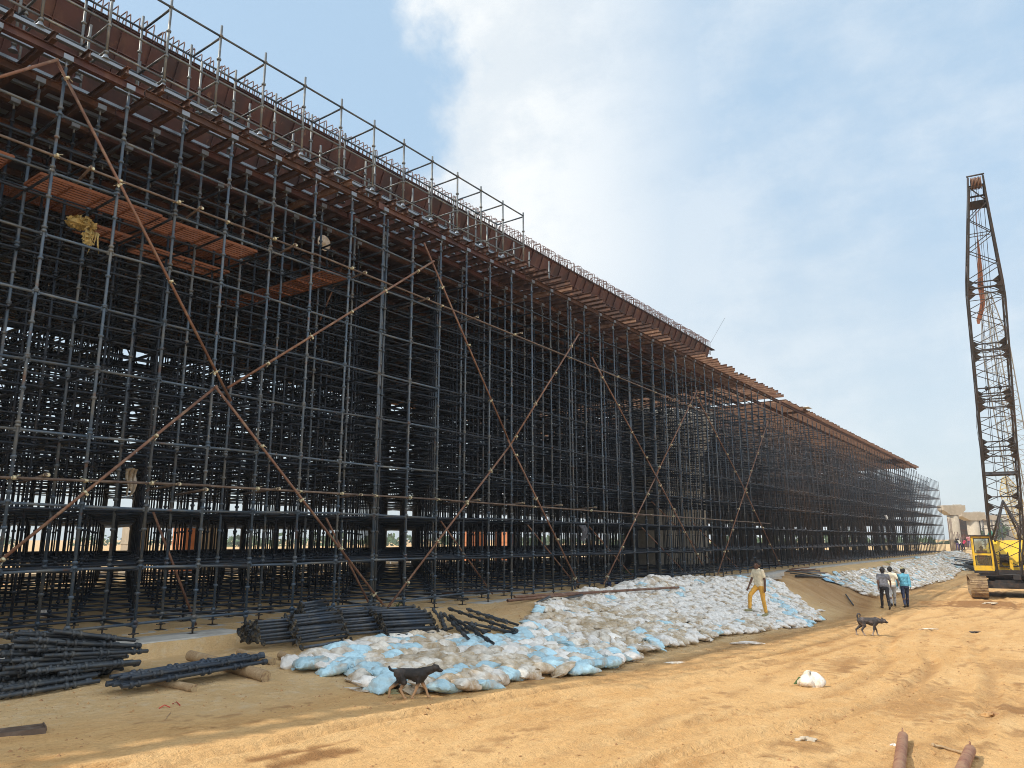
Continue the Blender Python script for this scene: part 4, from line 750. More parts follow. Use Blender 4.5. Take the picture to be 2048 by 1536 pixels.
def person(label, loc, heading, H, top, bottom, P, sleeve='short', skin='skin', shoes='machine_dark', cap=None, detail=True, base=True):
    k = H/1.68; T = thing('person', label, 'person', loc); T.rotation_euler = (0, 0, heading); v = lambda *a: np.array(a, float)
    lean = P.get('lean', 0); tw = lambda p: v(p[0]+(p[2]-.9)*math.sin(lean), p[1], .9+(p[2]-.9)*math.cos(lean))
    J = {}
    for s, n in ((1, 'L'), (-1, 'R')):
        hip = v(0, s*.092, .90); h, kn = P['hip'+n], P['knee'+n]; knee = hip+.425*v(math.sin(h), s*.02, -math.cos(h)); ank = knee+.405*v(math.sin(h-kn), 0, -math.cos(h-kn)); f = P.get('foot'+n, 0); toe = ank+.17*v(math.cos(f), s*.12, math.sin(f))+v(0, 0, -.055); heel = ank+v(-.045, 0, -.055)+.0*v(0, 0, f)
        J['leg'+n] = (hip, knee, ank, toe, heel)
        sh = tw(v(0, s*.185, 1.37)); a, e, ab = P['arm'+n], P['elb'+n], P.get('out'+n, .12); el = sh+.285*v(math.sin(a), s*math.sin(ab), -math.cos(a)*math.cos(ab)); d = v(math.sin(a+e), s*math.sin(ab)*.25-s*P.get('in'+n, 0), -math.cos(a+e)); d /= np.linalg.norm(d); wr = el+.245*d; J['arm'+n] = (sh, el, wr, d)
    low = min(J['leg'+n][i][2] for n in 'LR' for i in (3, 4))-.022
    up = v(0, 0, -low)
    hy, hp = P.get('head', (0, 0)); hc = tw(v(.012, 0, 1.545)); hf = v(math.cos(hy)*math.cos(hp), math.sin(hy)*math.cos(hp), math.sin(hp)); hs = v(-math.sin(hy), math.cos(hy), 0); hu = np.cross(hf, hs); q = lambda x, y, z: hc+hf*x+hs*y+hu*z
    sc = lambda p: (np.asarray(p)+up)*k
    def cap_(b, p0, p1, r0, r1=None): b.rc(sc(p0), sc(p1), r0*k, (r0 if r1 is None else r1)*k)
    b = MB()
    cap_(b, q(.0, 0, .035), q(.005, 0, .045), .092, .090); cap_(b, q(-.03, 0, .03), q(-.02, 0, .05), .088); cap_(b, q(.035, 0, -.045), q(.045, 0, -.075), .062, .045); cap_(b, q(.085, 0, .02), q(.108, 0, -.022), .011, .016)      # skull, jaw, nose
    for s in (1, -1): cap_(b, q(.075, s*.03, .032), q(.078, s*.045, .030), .016); cap_(b, q(.0, s*.083, .015), q(-.012, s*.090, -.02), .017, .012)   # brows, ears
    cap_(b, q(.082, .018, -.052), q(.082, -.018, -.052), .010)                     # lips
    cap_(b, tw(v(-.01, 0, 1.40)), q(-.005, 0, -.06), .056, .050)
    def torso(b, g):
        cap_(b, tw(v(0, .10, 1.29)), tw(v(0, -.10, 1.29)), .100+g); cap_(b, tw(v(-.005, .135, 1.355)), tw(v(-.005, -.135, 1.355)), .058+g); cap_(b, tw(v(0, .07, 1.12)), tw(v(0, -.07, 1.12)), .092+g); cap_(b, tw(v(0, .07, 1.29)), tw(v(0, .065, 1.05)), .095+g, .09+g); cap_(b, tw(v(0, -.07, 1.29)), tw(v(0, -.065, 1.05)), .095+g, .09+g)
        cap_(b, tw(v(-.008, .085, .98)), tw(v(-.008, -.085, .98)), .098+g); cap_(b, tw(v(-.01, 0, 1.38)), tw(v(-.008, 0, 1.42)), .07+g, .055+g)
    torso(b, 0)
    for n in 'LR':
        hip, knee, ank, toe, heel = J['leg'+n]; cap_(b, hip, knee, .082, .052); cap_(b, knee, knee*.55+ank*.45+v(-.012, 0, 0), .053, .055); cap_(b, knee*.55+ank*.45+v(-.012, 0, 0), ank, .052, .034); cap_(b, heel, toe, .034, .028)
        sh, el, wr, d = J['arm'+n]; s = 1 if n == 'L' else -1; cap_(b, sh, el, .050, .038); cap_(b, el, wr, .039, .025)
        # palm, five fingers, thumb from the side of the palm
        side = np.cross(d, v(0, s, 0)); side /= np.linalg.norm(side); pn = np.cross(d, side); pc = wr+d*.05; cap_(b, wr+d*.02+side*.012, pc+d*.028+side*.018, .021, .016); cap_(b, wr+d*.02-side*.012, pc+d*.024-side*.020, .021, .015)
        for fi, (o_, l1) in enumerate(((.031, .068), (.011, .078), (-.010, .073), (-.029, .055))):
            r0 = pc+d*.03+side*o_; cu = .45+.12*fi; m1 = r0+l1*.55*(d*math.cos(cu*.5)-pn*s*math.sin(cu*.5)*-1); m2 = m1+l1*.5*(d*math.cos(cu*1.3)+pn*s*math.sin(cu*1.3)); cap_(b, r0, m1, .0095, .009); cap_(b, m1, m2, .009, .0075)
        t0 = wr+d*.03+side*.026; t1 = t0+.04*(d*.75+side*.6); cap_(b, t0, t1, .012, .0105); cap_(b, t1, t1+.03*(d*.95+side*.15), .0105, .008)
    body = remeshed(b, 'body', M[skin], .0075*k if detail else .014*k, T, 4)
    b = MB(); torso(b, .016)
    cap_(b, tw(v(-.008, .085, .93)), tw(v(-.008, -.085, .93)), .108)
    for n in 'LR':
        sh, el, wr, d = J['arm'+n]
        if sleeve == 'long': cap_(b, sh, el, .066, .052); cap_(b, el, wr-d*.02, .051, .039)
        else: cap_(b, sh, sh*.42+el*.58, .067, .064)
    remeshed(b, 'shirt', M[top], .010*k, T, 5, .018*k)
    b = MB(); cap_(b, v(-.01, .075, .94), v(-.01, -.075, .94), .102); cap_(b, v(-.02, .07, .87), v(-.02, -.07, .87), .104)
    for n in 'LR':
        hip, knee, ank, toe, heel = J['leg'+n]; cap_(b, hip, knee, .098, .068); cap_(b, knee, ank+(knee-ank)*.05, .068, .054)
    remeshed(b, 'trousers', M[bottom], .010*k, T, 5, .020*k)
    for n in 'LR':
        hip, knee, ank, toe, heel = J['leg'+n]; b = MB(); cap_(b, heel, toe, .045, .040); cap_(b, heel+v(0, 0, .02), ank, .043, .042); remeshed(b, 'shoe', M[shoes], .009*k, T, 3)
    b = MB(); cap_(b, q(-.028, 0, .072), q(-.005, 0, .088), .100, .096); cap_(b, q(-.05, 0, .02), q(-.055, 0, -.01), .082, .07)
    for a in np.linspace(0, 6.28, 9): cap_(b, q(-.02+.03*math.cos(a), .035*math.sin(a), .11), q(-.02+.062*math.cos(a), .068*math.sin(a), .075+.012*math.sin(3*a)), .05, .045)
    remeshed(b, 'hair', M['hair'], .010*k, T, 2, .014*k)
    if cap:
        b = MB(); cap_(b, q(-.015, 0, .085), q(.0, 0, .09), .103, .099); cap_(b, q(.08, .045, .07), q(.08, -.045, .07), .022); remeshed(b, 'cap', M[cap], .010*k, T, 3)
    if detail:
        for s in (1, -1): b = MB(); b.rc(sc(q(.080, s*.034, .012)), sc(q(.081, s*.034, .012)), .011*k); b.build('eye', M['eye'], body, (0, 0, 0))
    return T
M['cream_shirt'] = cloth_mat('cream_shirt', (.90, .79, .57), .9, (.80, .68, .46)); M['ochre'] = cloth_mat('ochre_trousers', (.74, .40, .075), .9, (.62, .32, .06)); M['grey_shirt'] = cloth_mat('grey_shirt', (.17, .175, .20), .9); M['black_cloth'] = cloth_mat('black_cloth', (.025, .025, .03), .9)
M['pale_shirt'] = cloth_mat('pale_shirt', (.74, .68, .53), .9, (.68, .6, .46)); M['pale_jeans'] = cloth_mat('pale_jeans', (.36, .37, .38), .9); M['blue_shirt'] = cloth_mat('blue_shirt', (.12, .38, .52), .85, (.10, .32, .46)); M['navy'] = cloth_mat('navy_cloth', (.025, .035, .075), .9); M['khaki'] = cloth_mat('khaki_cloth', (.30, .28, .15), .9)
M['pink'] = cloth_mat('pink_shirt', (.70, .30, .32)); M['purple'] = cloth_mat('purple_cloth', (.16, .11, .22)); M['crimson'] = cloth_mat('crimson_shirt', (.62, .05, .12))
HD = lambda r, f: math.atan2(*(RIGHT*r+FWD*f)[1::-1])
def zc(p): f = p[0]*CP+p[1]*SP; return f*CT+p[2]*ST
p = on(1523, 1243, .16); person('man in cream T-shirt and ochre trousers climbing the white sandbags, looking up left', p, HD(-.86, -.42), 104*zc(p)/F_PX, 'cream_shirt', 'ochre', dict(hipL=.10-.20, kneeL=.10, hipR=.85, kneeR=.75, footR=-.05, footL=-.25, armL=-.18, elbL=.25, armR=.30, elbR=.22, lean=.04, head=(-.25, .22), outL=.16, outR=.14), shoes='khaki')
WK = dict(hipL=.30, kneeL=.12, hipR=-.26, kneeR=.25, footR=-.45, armL=-.28, elbL=.2, armR=.22, elbR=.28, lean=.05)
WK2 = dict(hipL=-.22, kneeL=.22, footL=-.4, hipR=.26, kneeR=.1, armL=.22, elbL=.3, armR=-.32, elbR=.15, lean=.06)
p = on(1772, 1218, .0); person('man in grey shirt and black trousers walking away, nearest of three', p, HD(.30, .95), 79*zc(p)/F_PX, 'grey_shirt', 'black_cloth', dict(WK, outR=.35), detail=False)
p = on(1787, 1213, .0); person('man in cream shirt and pale grey jeans walking away, middle of three', p, HD(.30, .95), 75*zc(p)/F_PX, 'pale_shirt', 'pale_jeans', dict(WK2, outR=.3), detail=False)
p = on(1813, 1215, .0); person('man in blue long-sleeved shirt and khaki cap walking away on the right', p, HD(.25, .97), 75*zc(p)/F_PX, 'blue_shirt', 'navy', dict(WK2, outL=.2), 'long', cap='khaki', detail=False)
p = Yp(1489, 778, 14.2); p[2] = deckz(p[0])+.31; person('worker in red shirt bending down on the deck, head showing above the joists', p, HD(-.5, -.6), 1.65, 'red_cloth', 'navy', dict(hipL=1.5, kneeL=2.0, hipR=1.4, kneeR=2.1, armL=.7, elbL=.6, armR=.5, elbR=.6, lean=.55), detail=False)
def dog(label, loc, heading, S, coat, head_drop, tail, phase):
    T = thing('dog', label, 'dog', loc); T.rotation_euler = (0, 0, heading); b = MB(); v = lambda *a: np.array(a, float)*S; C = lambda p0, p1, r0, r1: b.rc(p0, p1, r0*S*.98, r1*S*.98)
    C(v(.19, 0, .385), v(.06, 0, .38), .108, .104); C(v(.17, 0, .345), v(.08, 0, .35), .098, .09); C(v(.06, 0, .385), v(-.14, 0, .405), .102, .084); C(v(-.13, 0, .405), v(-.21, 0, .405), .090, .082); C(v(.20, .02, .43), v(.20, -.02, .43), .062, .062)
    hx, hz = .40-.0*head_drop, .53-head_drop; C(v(.21, 0, .42), v(hx-.03, 0, hz-.02), .084, .062)
    C(v(hx, 0, hz), v(hx+.03, 0, hz), .066, .062); C(v(hx+.03, 0, hz-.012), v(hx+.115, 0, hz-.042), .046, .028); C(v(hx+.12, 0, hz-.036), v(hx+.132, 0, hz-.036), .017, .013); C(v(hx+.03, 0, hz-.035), v(hx+.10, 0, hz-.062), .022, .013)
    for s in (1, -1):
        C(v(hx-.015, s*.030, hz+.035), v(hx-.005, s*.042, hz+.088), .020, .006); C(v(hx-.02, s*.045, hz+.03), v(hx-.01, s*.048, hz+.06), .014, .008)
        ph = phase if s > 0 else -phase
        el = v(.16+.03*ph, s*.058, .27); wr = v(.18+.10*ph, s*.055, .13); pw = v(.185+.16*ph-.02, s*.055, .018); C(v(.19, s*.055, .38), el, .062, .042); C(el, wr, .038, .024); C(wr, pw, .023, .02); C(pw, pw+v(.035, 0, -.002), .018, .014)
        ph = -ph; kn = v(-.145+.05*ph, s*.060, .27); hk = v(-.255+.11*ph, s*.055, .155); ft = v(-.225+.16*ph, s*.055, .018); C(v(-.19, s*.045, .40), kn, .082, .054); C(kn, hk, .046, .024); C(hk, ft, .023, .02); C(ft, ft+v(.038, 0, -.002), .017, .013)
    pts = [v(*t) for t in tail]
    for a, c, i in zip(pts[:-1], pts[1:], range(20)): C(a, c, .024-.0012*i*1.2, .0232-.0012*i*1.2)
    o = remeshed(b, 'body', M[coat], .0065*S, T, 4, .006*S)
    for s in (1, -1): e = MB(); e.rc(v(hx+.052, s*.033, hz+.012), v(hx+.053, s*.033, hz+.012), .008*S); e.build('eye', M['black_plastic'], o, (0, 0, 0))
    e = MB(); e.rc(v(hx+.140, 0, hz-.036), v(hx+.142, 0, hz-.036), .012*S); e.build('nose', M['black_plastic'], o, (0, 0, 0)); return T
def coat(name, c1, c2, c3, zlo, zhi):
    m = bpy.data.materials.new(name); m.use_nodes = True; nt = m.node_tree; b = nt.nodes['Principled BSDF']; N = nt.nodes.new; L = nt.links.new; b.inputs['Roughness'].default_value = .75; tc = N('ShaderNodeTexCoord'); sx = N('ShaderNodeSeparateXYZ'); L(tc.outputs['Object'], sx.inputs[0])
    n = N('ShaderNodeTexNoise'); n.inputs['Scale'].default_value = 9; n.inputs['Detail'].default_value = 5; L(tc.outputs['Object'], n.inputs['Vector']); ad = N('ShaderNodeMath'); ad.operation = 'MULTIPLY_ADD'; L(n.outputs['Fac'], ad.inputs[0]); ad.inputs[1].default_value = .16; L(sx.outputs['Z'], ad.inputs[2])
    r = N('ShaderNodeMapRange'); L(ad.outputs[0], r.inputs[0]); r.inputs[1].default_value = zlo; r.inputs[2].default_value = zhi; x = N('ShaderNodeMix'); x.data_type = 'RGBA'; L(r.outputs[0], x.inputs[0]); x.inputs[6].default_value = (*c2, 1)
    r2 = N('ShaderNodeMapRange'); L(n.outputs['Fac'], r2.inputs[0]); r2.inputs[1].default_value = .5; r2.inputs[2].default_value = .66; y = N('ShaderNodeMix'); y.data_type = 'RGBA'; L(r2.outputs[0], y.inputs[0]); y.inputs[6].default_value = (*c1, 1); y.inputs[7].default_value = (*c3, 1); L(y.outputs[2], x.inputs[7]); L(x.outputs[2], b.inputs['Base Color'])
    n2 = N('ShaderNodeTexNoise'); n2.inputs['Scale'].default_value = 120; L(tc.outputs['Object'], n2.inputs['Vector']); bp = N('ShaderNodeBump'); bp.inputs['Strength'].default_value = .4; bp.inputs['Distance'].default_value = .01; L(n2.outputs['Fac'], bp.inputs['Height']); L(bp.outputs[0], b.inputs['Normal']); return m
M['coat_a'] = coat('black_tan_coat', (.014, .012, .011), (.46, .28, .15), (.045, .036, .032), .21, .27); M['coat_b'] = coat('grey_black_coat', (.035, .030, .030), (.34, .27, .22), (.13, .10, .09), .15, .22)
p = on(820, 1397, .0); dog('black dog with tan legs walking past the sandbags, nearest the camera', p, HD(1, .05), 58*zc(p)/F_PX/.49, 'coat_a', .045, [(-.26, 0, .45), (-.31, 0, .45), (-.35, 0, .475), (-.365, 0, .51)], .85)
p = on(1738, 1271, .0); dog('dark grey dog with curled tail and lowered head crossing the dirt road', p, HD(1, -.12), 35*zc(p)/F_PX/.49, 'coat_b', .13, [(-.26, 0, .46), (-.275, 0, .52), (-.255, 0, .575), (-.21, 0, .585), (-.185, 0, .55), (-.20, 0, .515)], .55)
# ------------------------------------------------------------------ crawler crane
O3 = (0, 0, 0)
def lattice(legs, lace, p0, p1, wid, side, n, prof, r=.052, rl=.022, r0=0):
    """four chords and zig-zag lacing; prof(t) gives the width and depth factor"""
    p0 = np.asarray(p0, float); p1 = np.asarray(p1, float); d = p1-p0; L_ = np.linalg.norm(d); d /= L_; s = np.asarray(side, float); nrm = np.cross(d, s); nrm /= np.linalg.norm(nrm)
    C = lambda t, a, b: p0+d*L_*t+s*a*wid[0]/2*prof(t)+nrm*b*wid[1]/2*prof(t)
    ts = np.linspace(0, 1, n+1)
    for a, b in ((1, 1), (1, -1), (-1, 1), (-1, -1)):
        for t0, t1 in zip(ts[:-1], ts[1:]): legs.tube(C(t0, a, b), C(t1, a, b), r, 8, cap=False)
    for t in (0, .5, 1):
        for A, B in (((1, 1), (1, -1)), ((1, -1), (-1, -1)), ((-1, -1), (-1, 1)), ((-1, 1), (1, 1))): legs.tube(C(t, *A), C(t, *B), r*.8, 6, cap=False)
    for i, (t0, t1) in enumerate(zip(ts[:-1], ts[1:])):
        for f in ((1, 1, -1, 1), (1, -1, -1, -1), (1, 1, 1, -1), (-1, 1, -1, -1)):
            A, B = (f[0], f[1]), (f[2], f[3])
            if i % 2: A, B = B, A
            lace.tube(C(t0, *A), C(t1, *B), rl, 6, cap=False)
            if i % 4 == 0: lace.tube(C(t0, *A), C(t0, *B), rl, 6, cap=False)
    return C
def crane():
    ft = Fd(2018, 1141, 41.6); tp = Fd(1952, 372, 32.6); h = tp-ft; hd = math.atan2(h[1], h[0]); ex = np.array((math.cos(hd), math.sin(hd), 0)); ey = np.array((-math.sin(hd), math.cos(hd), 0))
    org = ft-ex*.95-ey*.10; gz_ = -3.02; org[2] = gz_; T = thing('crawler_crane', 'yellow crawler crane with dark lattice boom raised beside the dirt road', 'crane', org); T.rotation_euler = (0, 0, hd)
    loc = lambda w: np.array(((w-org)@ex, (w-org)@ey, w[2]-gz_)); bl = lambda b, n, m, p=T: b.build(n, M[m], p, O3)
    for s, nm in ((-1, 'near'), (1, 'off')):
        b = MB(); y = s*1.42; w = .80; L2 = 2.15; r = .47; P = []; nst = 46; per = 2*(2*L2)+2*math.pi*r
        for k in range(nst):
            u = k/nst*per
            if u < 2*L2: P.append((-L2+u, 2*r, 0.))
            elif u < 2*L2+math.pi*r: a = (u-2*L2)/r; P.append((L2+r*math.sin(a), r+r*math.cos(a), -a))
            elif u < 4*L2+math.pi*r: P.append((L2-(u-2*L2-math.pi*r), 0, -math.pi))
            else: a = (u-4*L2-math.pi*r)/r; P.append((-L2-r*math.sin(a), r-r*math.cos(a), -math.pi-a))
        for x, z, a in P:
            ax = np.array([[math.cos(a), 0, math.sin(a)], [0, 1, 0], [-math.sin(a), 0, math.cos(a)]]); b.box((x, y, z+.03), (per/nst*.93, w, .05), ax); b.box(np.array((x, y, z+.03))+.035*ax[2], (.04, w*.96, .05), ax)
        t = bl(b, 'track', 'track'); b = MB(); b.box((0, y, .47), (2*L2-.2, .42, .36))
        for x in np.linspace(-L2, L2, 8): b.lathe((x, y-.24, .35 if abs(x) < L2-.1 else r), [(.22 if abs(x) < L2-.1 else .36, 0), (.22 if abs(x) < L2-.1 else .36, .48)], 16, axis='y')
        bl(b, 'track_frame', 'machine_dark', t)
    b = MB(); b.box((0, 0, .62), (2.2, 2.1, .34)); b.box((1.5, 0, .58), (.34, 2.1, .28)); b.box((-1.5, 0, .58), (.34, 2.1, .28)); b.lathe((0, 0, .79), [(.85, 0), (.85, .12), (.95, .13), (.95, .26), (.8, .28)], 28); b.plate([(1.12, -.8, .47), (1.12, .8, .47), (1.12, .6, .86), (1.12, -.6, .86)], (1, 0, 0), .05); b.box((1.7, .15, .62), (.10, .5, .20)); bl(b, 'carbody', 'machine_dark')
    b = MB(); b.box((-.9, .1, 1.22), (4.1, 2.7, .22)); b.box((1.16, .1, 1.22), (.06, 2.7, .34)); b.box((1.3, .4, 1.02), (.3, .34, .24)); bl(b, 'deck', 'machine_dark')
    # cab: yellow frame, two framed panes at the front, one in the side
    cx, cy, cw, cl, z0, z1 = .62, -1.02, .92, 1.25, 1.33, 3.16; b = MB(); t = .075
    for sx in (-1, 1):
        for sy in (-1, 1): b.box((cx+sx*(cl/2-t/2), cy+sy*(cw/2-t/2), (z0+z1)/2), (t, t, z1-z0))
    for z in (z0+.14, 2.20, z1-.05):
        hh = .28 if z < 1.6 else .10
        for sx in (-1, 1): b.box((cx+sx*(cl/2-.03), cy, z), (.055, cw-2*t-.004, hh))
        for sy in (-1, 1): b.box((cx, cy+sy*(cw/2-.03), z), (cl-2*t-.004, .055, hh))
    b.box((cx, cy+cw/2-.012, 1.85), (cl-.16, .02, .62)); b.box((cx-cl/2+.02, cy, 1.8), (.02, cw-.16, .6)); cabo = bl(b, 'cab', 'yellow'); b = MB(); b.box((cx+.02, cy, z1+.035), (cl+.14, cw+.10, .07)); bl(b, 'roof', 'machine_dark', cabo); b = MB(); b.box((cx, cy, z0-.06), (cl, cw+.02, .15)); b.box((cx+.1, cy, z0+.05), (cl-.4, cw-.2, .04)); bl(b, 'floor', 'machine_dark', cabo)
    for z, hh in ((2.66, .80), (1.87, .52)):
        b = MB(); b.box((cx+cl/2-.03, cy, z), (.012, cw-.17, hh)); w = bl(b, 'window', 'glass', cabo); b = MB(); y0, y1, zz0, zz1 = cy-cw/2+.085, cy+cw/2-.085, z-hh/2, z+hh/2; X = cx+cl/2-.012
        for q in ((X, cy, zz0+.02, cw-.18, .035), (X, cy, zz1-.02, cw-.18, .035)): b.box(q[:3], (.03, q[3], q[4]))
        for yy in (y0+.012, y1-.012): b.box((X, yy, z), (.03, .035, hh))
        bl(b, 'window_gasket', 'black_plastic', cabo)
    for sy in (-1, 1): b = MB(); b.box((cx, cy+sy*(cw/2-.03), 2.66), (cl-.17, .012, .80)); bl(b, 'window', 'glass', cabo)
    b = MB(); b.box((cx-.25, cy, 1.75), (.46, .5, .10)); b.box((cx-.48, cy, 2.1), (.1, .5, .6)); b.tube((cx+.3, cy+.1, 1.4), (cx+.22, cy+.1, 2.0), .018, 8); b.tube((cx+.3, cy-.15, 1.4), (cx+.22, cy-.15, 2.05), .018, 8); bl(b, 'seat', 'black_plastic', cabo)
    # machinery house with sloping front, drums and gantry
    b = MB(); pr = [(-3.3, 1.34), (-.1, 1.34), (.55, 1.34), (.15, 2.05), (-.55, 2.95), (-3.3, 2.95)]; y0, y1 = -.42, 1.42; n = len(pr)
    b.plate([(x, (y0+y1)/2, z) for x, z in pr], (0, 1, 0), y1-y0); hs = bl(b, 'machinery_house', 'yellow'); b = MB(); b.box((-3.55, .35, 1.9), (.5, 2.6, 1.1)); bl(b, 'counterweight', 'yellow')
    for yy in (-.02, 1.0): b = MB(); b.lathe((.55, yy-.2, 1.98), [(.34, 0), (.34, .04), (.22, .05), (.22, .36), (.34, .37), (.34, .41)], 18, axis='y'); bl(b, 'winch_drum', 'machine_dark')
    for yy in (-.38, .25, 1.30): b = MB(); b.box((.78, yy, 1.62), (.3, .14, .55)); bl(b, 'drum_bracket', 'yellow')
    b = MB()
    for yy in (-.3, 1.2): b.tube((-.2, yy, 2.9), (-2.2, .45, 5.2), .06, 8); b.tube((-3.2, yy, 2.9), (-2.2, .45, 5.2), .06, 8)
    bl(b, 'gantry', 'machine_dark'); b = MB(); b.tube((-1.2, .9, 2.95), (-1.2, .9, 3.7), .06, 10); bl(b, 'exhaust_pipe', 'machine_dark')
    # boom
    f = loc(ft); p = loc(tp); d = (p-f)/np.linalg.norm(p-f); L_ = np.linalg.norm(p-f); prof = lambda t: .72+.28*sstep(t/.14) if t < .5 else (1. if t < .755 else 1-.60*(t-.755)/.245); le = MB(); la = MB(); C = lattice(le, la, f, p, (1.50, 1.15), (0, 1, 0), 27, prof, .048, .020); bo = bl(le, 'boom', 'boom'); bl(la, 'boom_lacing', 'boom', bo)
    b = MB()
    for t in (.20, .34, .355, .47, .485, .60, .615, .755, .77):       # gusset plates where sections are pinned together
        b = MB()
        for a in (1, -1):
            for c in (1, -1): q = C(t, a, c); b.plate([q-d*.28, q+d*.28, q-np.array((0, a, 0))*.36], np.cross(d, (0, 1, 0)), .02)
        la2 = C(t, 1, 1), C(t, -1, 1); b.tube(*la2, .035, 6); b.tube(C(t, 1, -1), C(t, -1, -1), .035, 6); bl(b, 'section_joint', 'boom', bo)
    b = MB(); q0, q1 = C(.265, 1, 1), C(.265, -1, 1); b.beam(q0, q1, [(-.16, -.05), (.16, -.05), (.16, .05), (-.16, .05)], d); bl(b, 'cross_beam', 'boom', bo)
    b = MB()
    for a in (1, -1): b.plate([C(.93, a, 1), C(1, a, 1)+d*.45, C(1, a, -1)+d*.45, C(.93, a, -1)], (0, 1, 0), .05)
    b.tube(C(1, 1, 0)+d*.5+np.array((0, .06, 0)), C(1, -1, 0)+d*.5-np.array((0, .06, 0)), .04, 8); b.tube(C(.975, 1, 1), C(.975, -1, 1), .05, 8); b.plate([C(.945, 1, 1), C(.945, -1, 1), C(.965, -1, 1), C(.965, 1, 1)], np.cross(d, (0, 1, 0)), .03); bl(b, 'boom_head', 'boom')
    for k in range(4): b = MB(); c = C(1, 0, 0)+d*.12+np.array((0, (k-1.5)*.11-.04, 0)); b.lathe(c, [(.30, 0), (.30, .018), (.24, .03), (.24, .05), (.30, .062), (.30, .08)], 24, axis='y'); bl(b, 'sheave', 'rust_tan')
    top = np.array((-2.2, .45, 5.2)); b = MB()
    for a in (.8, -.8): b.tube(C(1, a, -1), top+np.array((0, a*.3, 0)), .014, 5)
    b.tube(C(.5, 1, -1), top+np.array((0, .5, 0)), .012, 5); bl(b, 'pendant_cable', 'machine_dark')
    b = MB()
    for a in (-.25, .1, .3): b.tube(C(.99, a, 1.5), C(.30, a*1.1, .75), .010, 5)
    for a in (-.35, .45): b.tube(C(.62, a, .9), C(.27, a, .9), .012, 5); b.lathe(C(.50, a, .9), [(.01, -.14), (.07, -.06), (.075, .06), (.01, .14)], 8)
    bl(b, 'hoist_rope', 'machine_dark'); b = MB(); b.path([C(.44, -1.05, 1), C(.40, -1.12, 1.2), C(.33, -1.02, 1.5), C(.24, -.99, 1.4), C(.2, -1.0, 1.2)], .010, 5); bl(b, 'tag_line', 'machine_dark')
    tip = C(.87, -.35, 1.25); W2 = lambda q: org+ex*q[0]+ey*q[1]+np.array((0, 0, q[2])); pts = [W2(C(t, a, 1.25)) for t, a in ((.875, -.15), (.84, -.12), (.80, -.12), (.76, -.15), (.72, -.10), (.70, -.20), (.675, -.42), (.665, -.45))]; b = MB(); nrm = np.cross(W2(d)-W2(np.zeros(3)), ey)
    for i, (p0_, p1_) in enumerate(zip(pts[:-1], pts[1:])): w0, w1 = (.03, .06, .10, .13, .10, .11, .10)[i], (.06, .10, .13, .10, .11, .10, .05)[i]; b.plate([p0_-ey*w0, p0_+ey*w0, p1_+ey*w1, p1_-ey*w1], nrm, .03)
    b.tube(pts[0], W2(C(.985, -.1, 1.25)), .012, 6); tag(b.build('lifting_sling', M['orange_sling'], None, pts[0]), 'orange lifting sling hanging down the front of the crane boom', 'sling')
    pc = W2(np.array((cx-.22, cy, 0))); pc[2] = gz_+1.33-.02; person('crane operator in crimson shirt seated behind the cab glass', pc, hd, 1.62, 'crimson', 'navy', dict(hipL=1.45, kneeL=1.5, hipR=1.4, kneeR=1.45, armL=.6, elbL=.8, armR=.7, elbR=.7, head=(.3, 0)), detail=False)
crane()
def far_boom(foot_, top_, w, m, label, cat='crane'):
    f, t = foot_, top_; side = np.cross((t-f)/np.linalg.norm(t-f), FWD); side /= np.linalg.norm(side); T = thing('crawler_crane', label, cat, (f[0], f[1], -3.0)); le = MB(); la = MB(); lattice(le, la, f, t, (w, w*.8), side, 34, lambda q: 1 if .12 < q < .8 else (.5+.5*q/.12 if q <= .12 else 1-.7*(q-.8)/.2), .05, .022); b = le.build('boom', M[m], T); la.build('boom_lacing', M[m], b)
    b = MB(); c = np.array((f[0], f[1], -3.)); b.box(c+(1.5, 0, 1.9), (4.5, 2.8, 1.6)); b.box(c+(.2, 1.2, 2.0), (1.2, .9, 1.7)); b.build('machinery_house', M['yellow'], T)
    for s in (-1, 1): b = MB(); b.path([c+np.array((x, s*1.5, z)) for x, z in ((-2, .1), (2.4, .1), (2.8, .5), (2.4, .95), (-2, .95), (-2.4, .5))], .1, 6); b.box(c+(.2, s*1.5, .5), (4.6, .8, .75)); b.build('track', M['track'], T)
    b = MB(); b.tube(t, c+np.array((3, 0, 3.0)), .03, 5); b.build('pendant_cable', M['boom_grey'], T)
far_boom(Fd(2062, 1085, 76), Fd(1972, 585, 66), 1.7, 'boom_grey', 'distant grey lattice boom crane seen through the main boom')
far_boom(Fd(2052, 1085, 96), Fd(2010, 955, 92), 1.6, 'boom_yellow', 'distant pale yellow lattice boom at the right edge of the site')
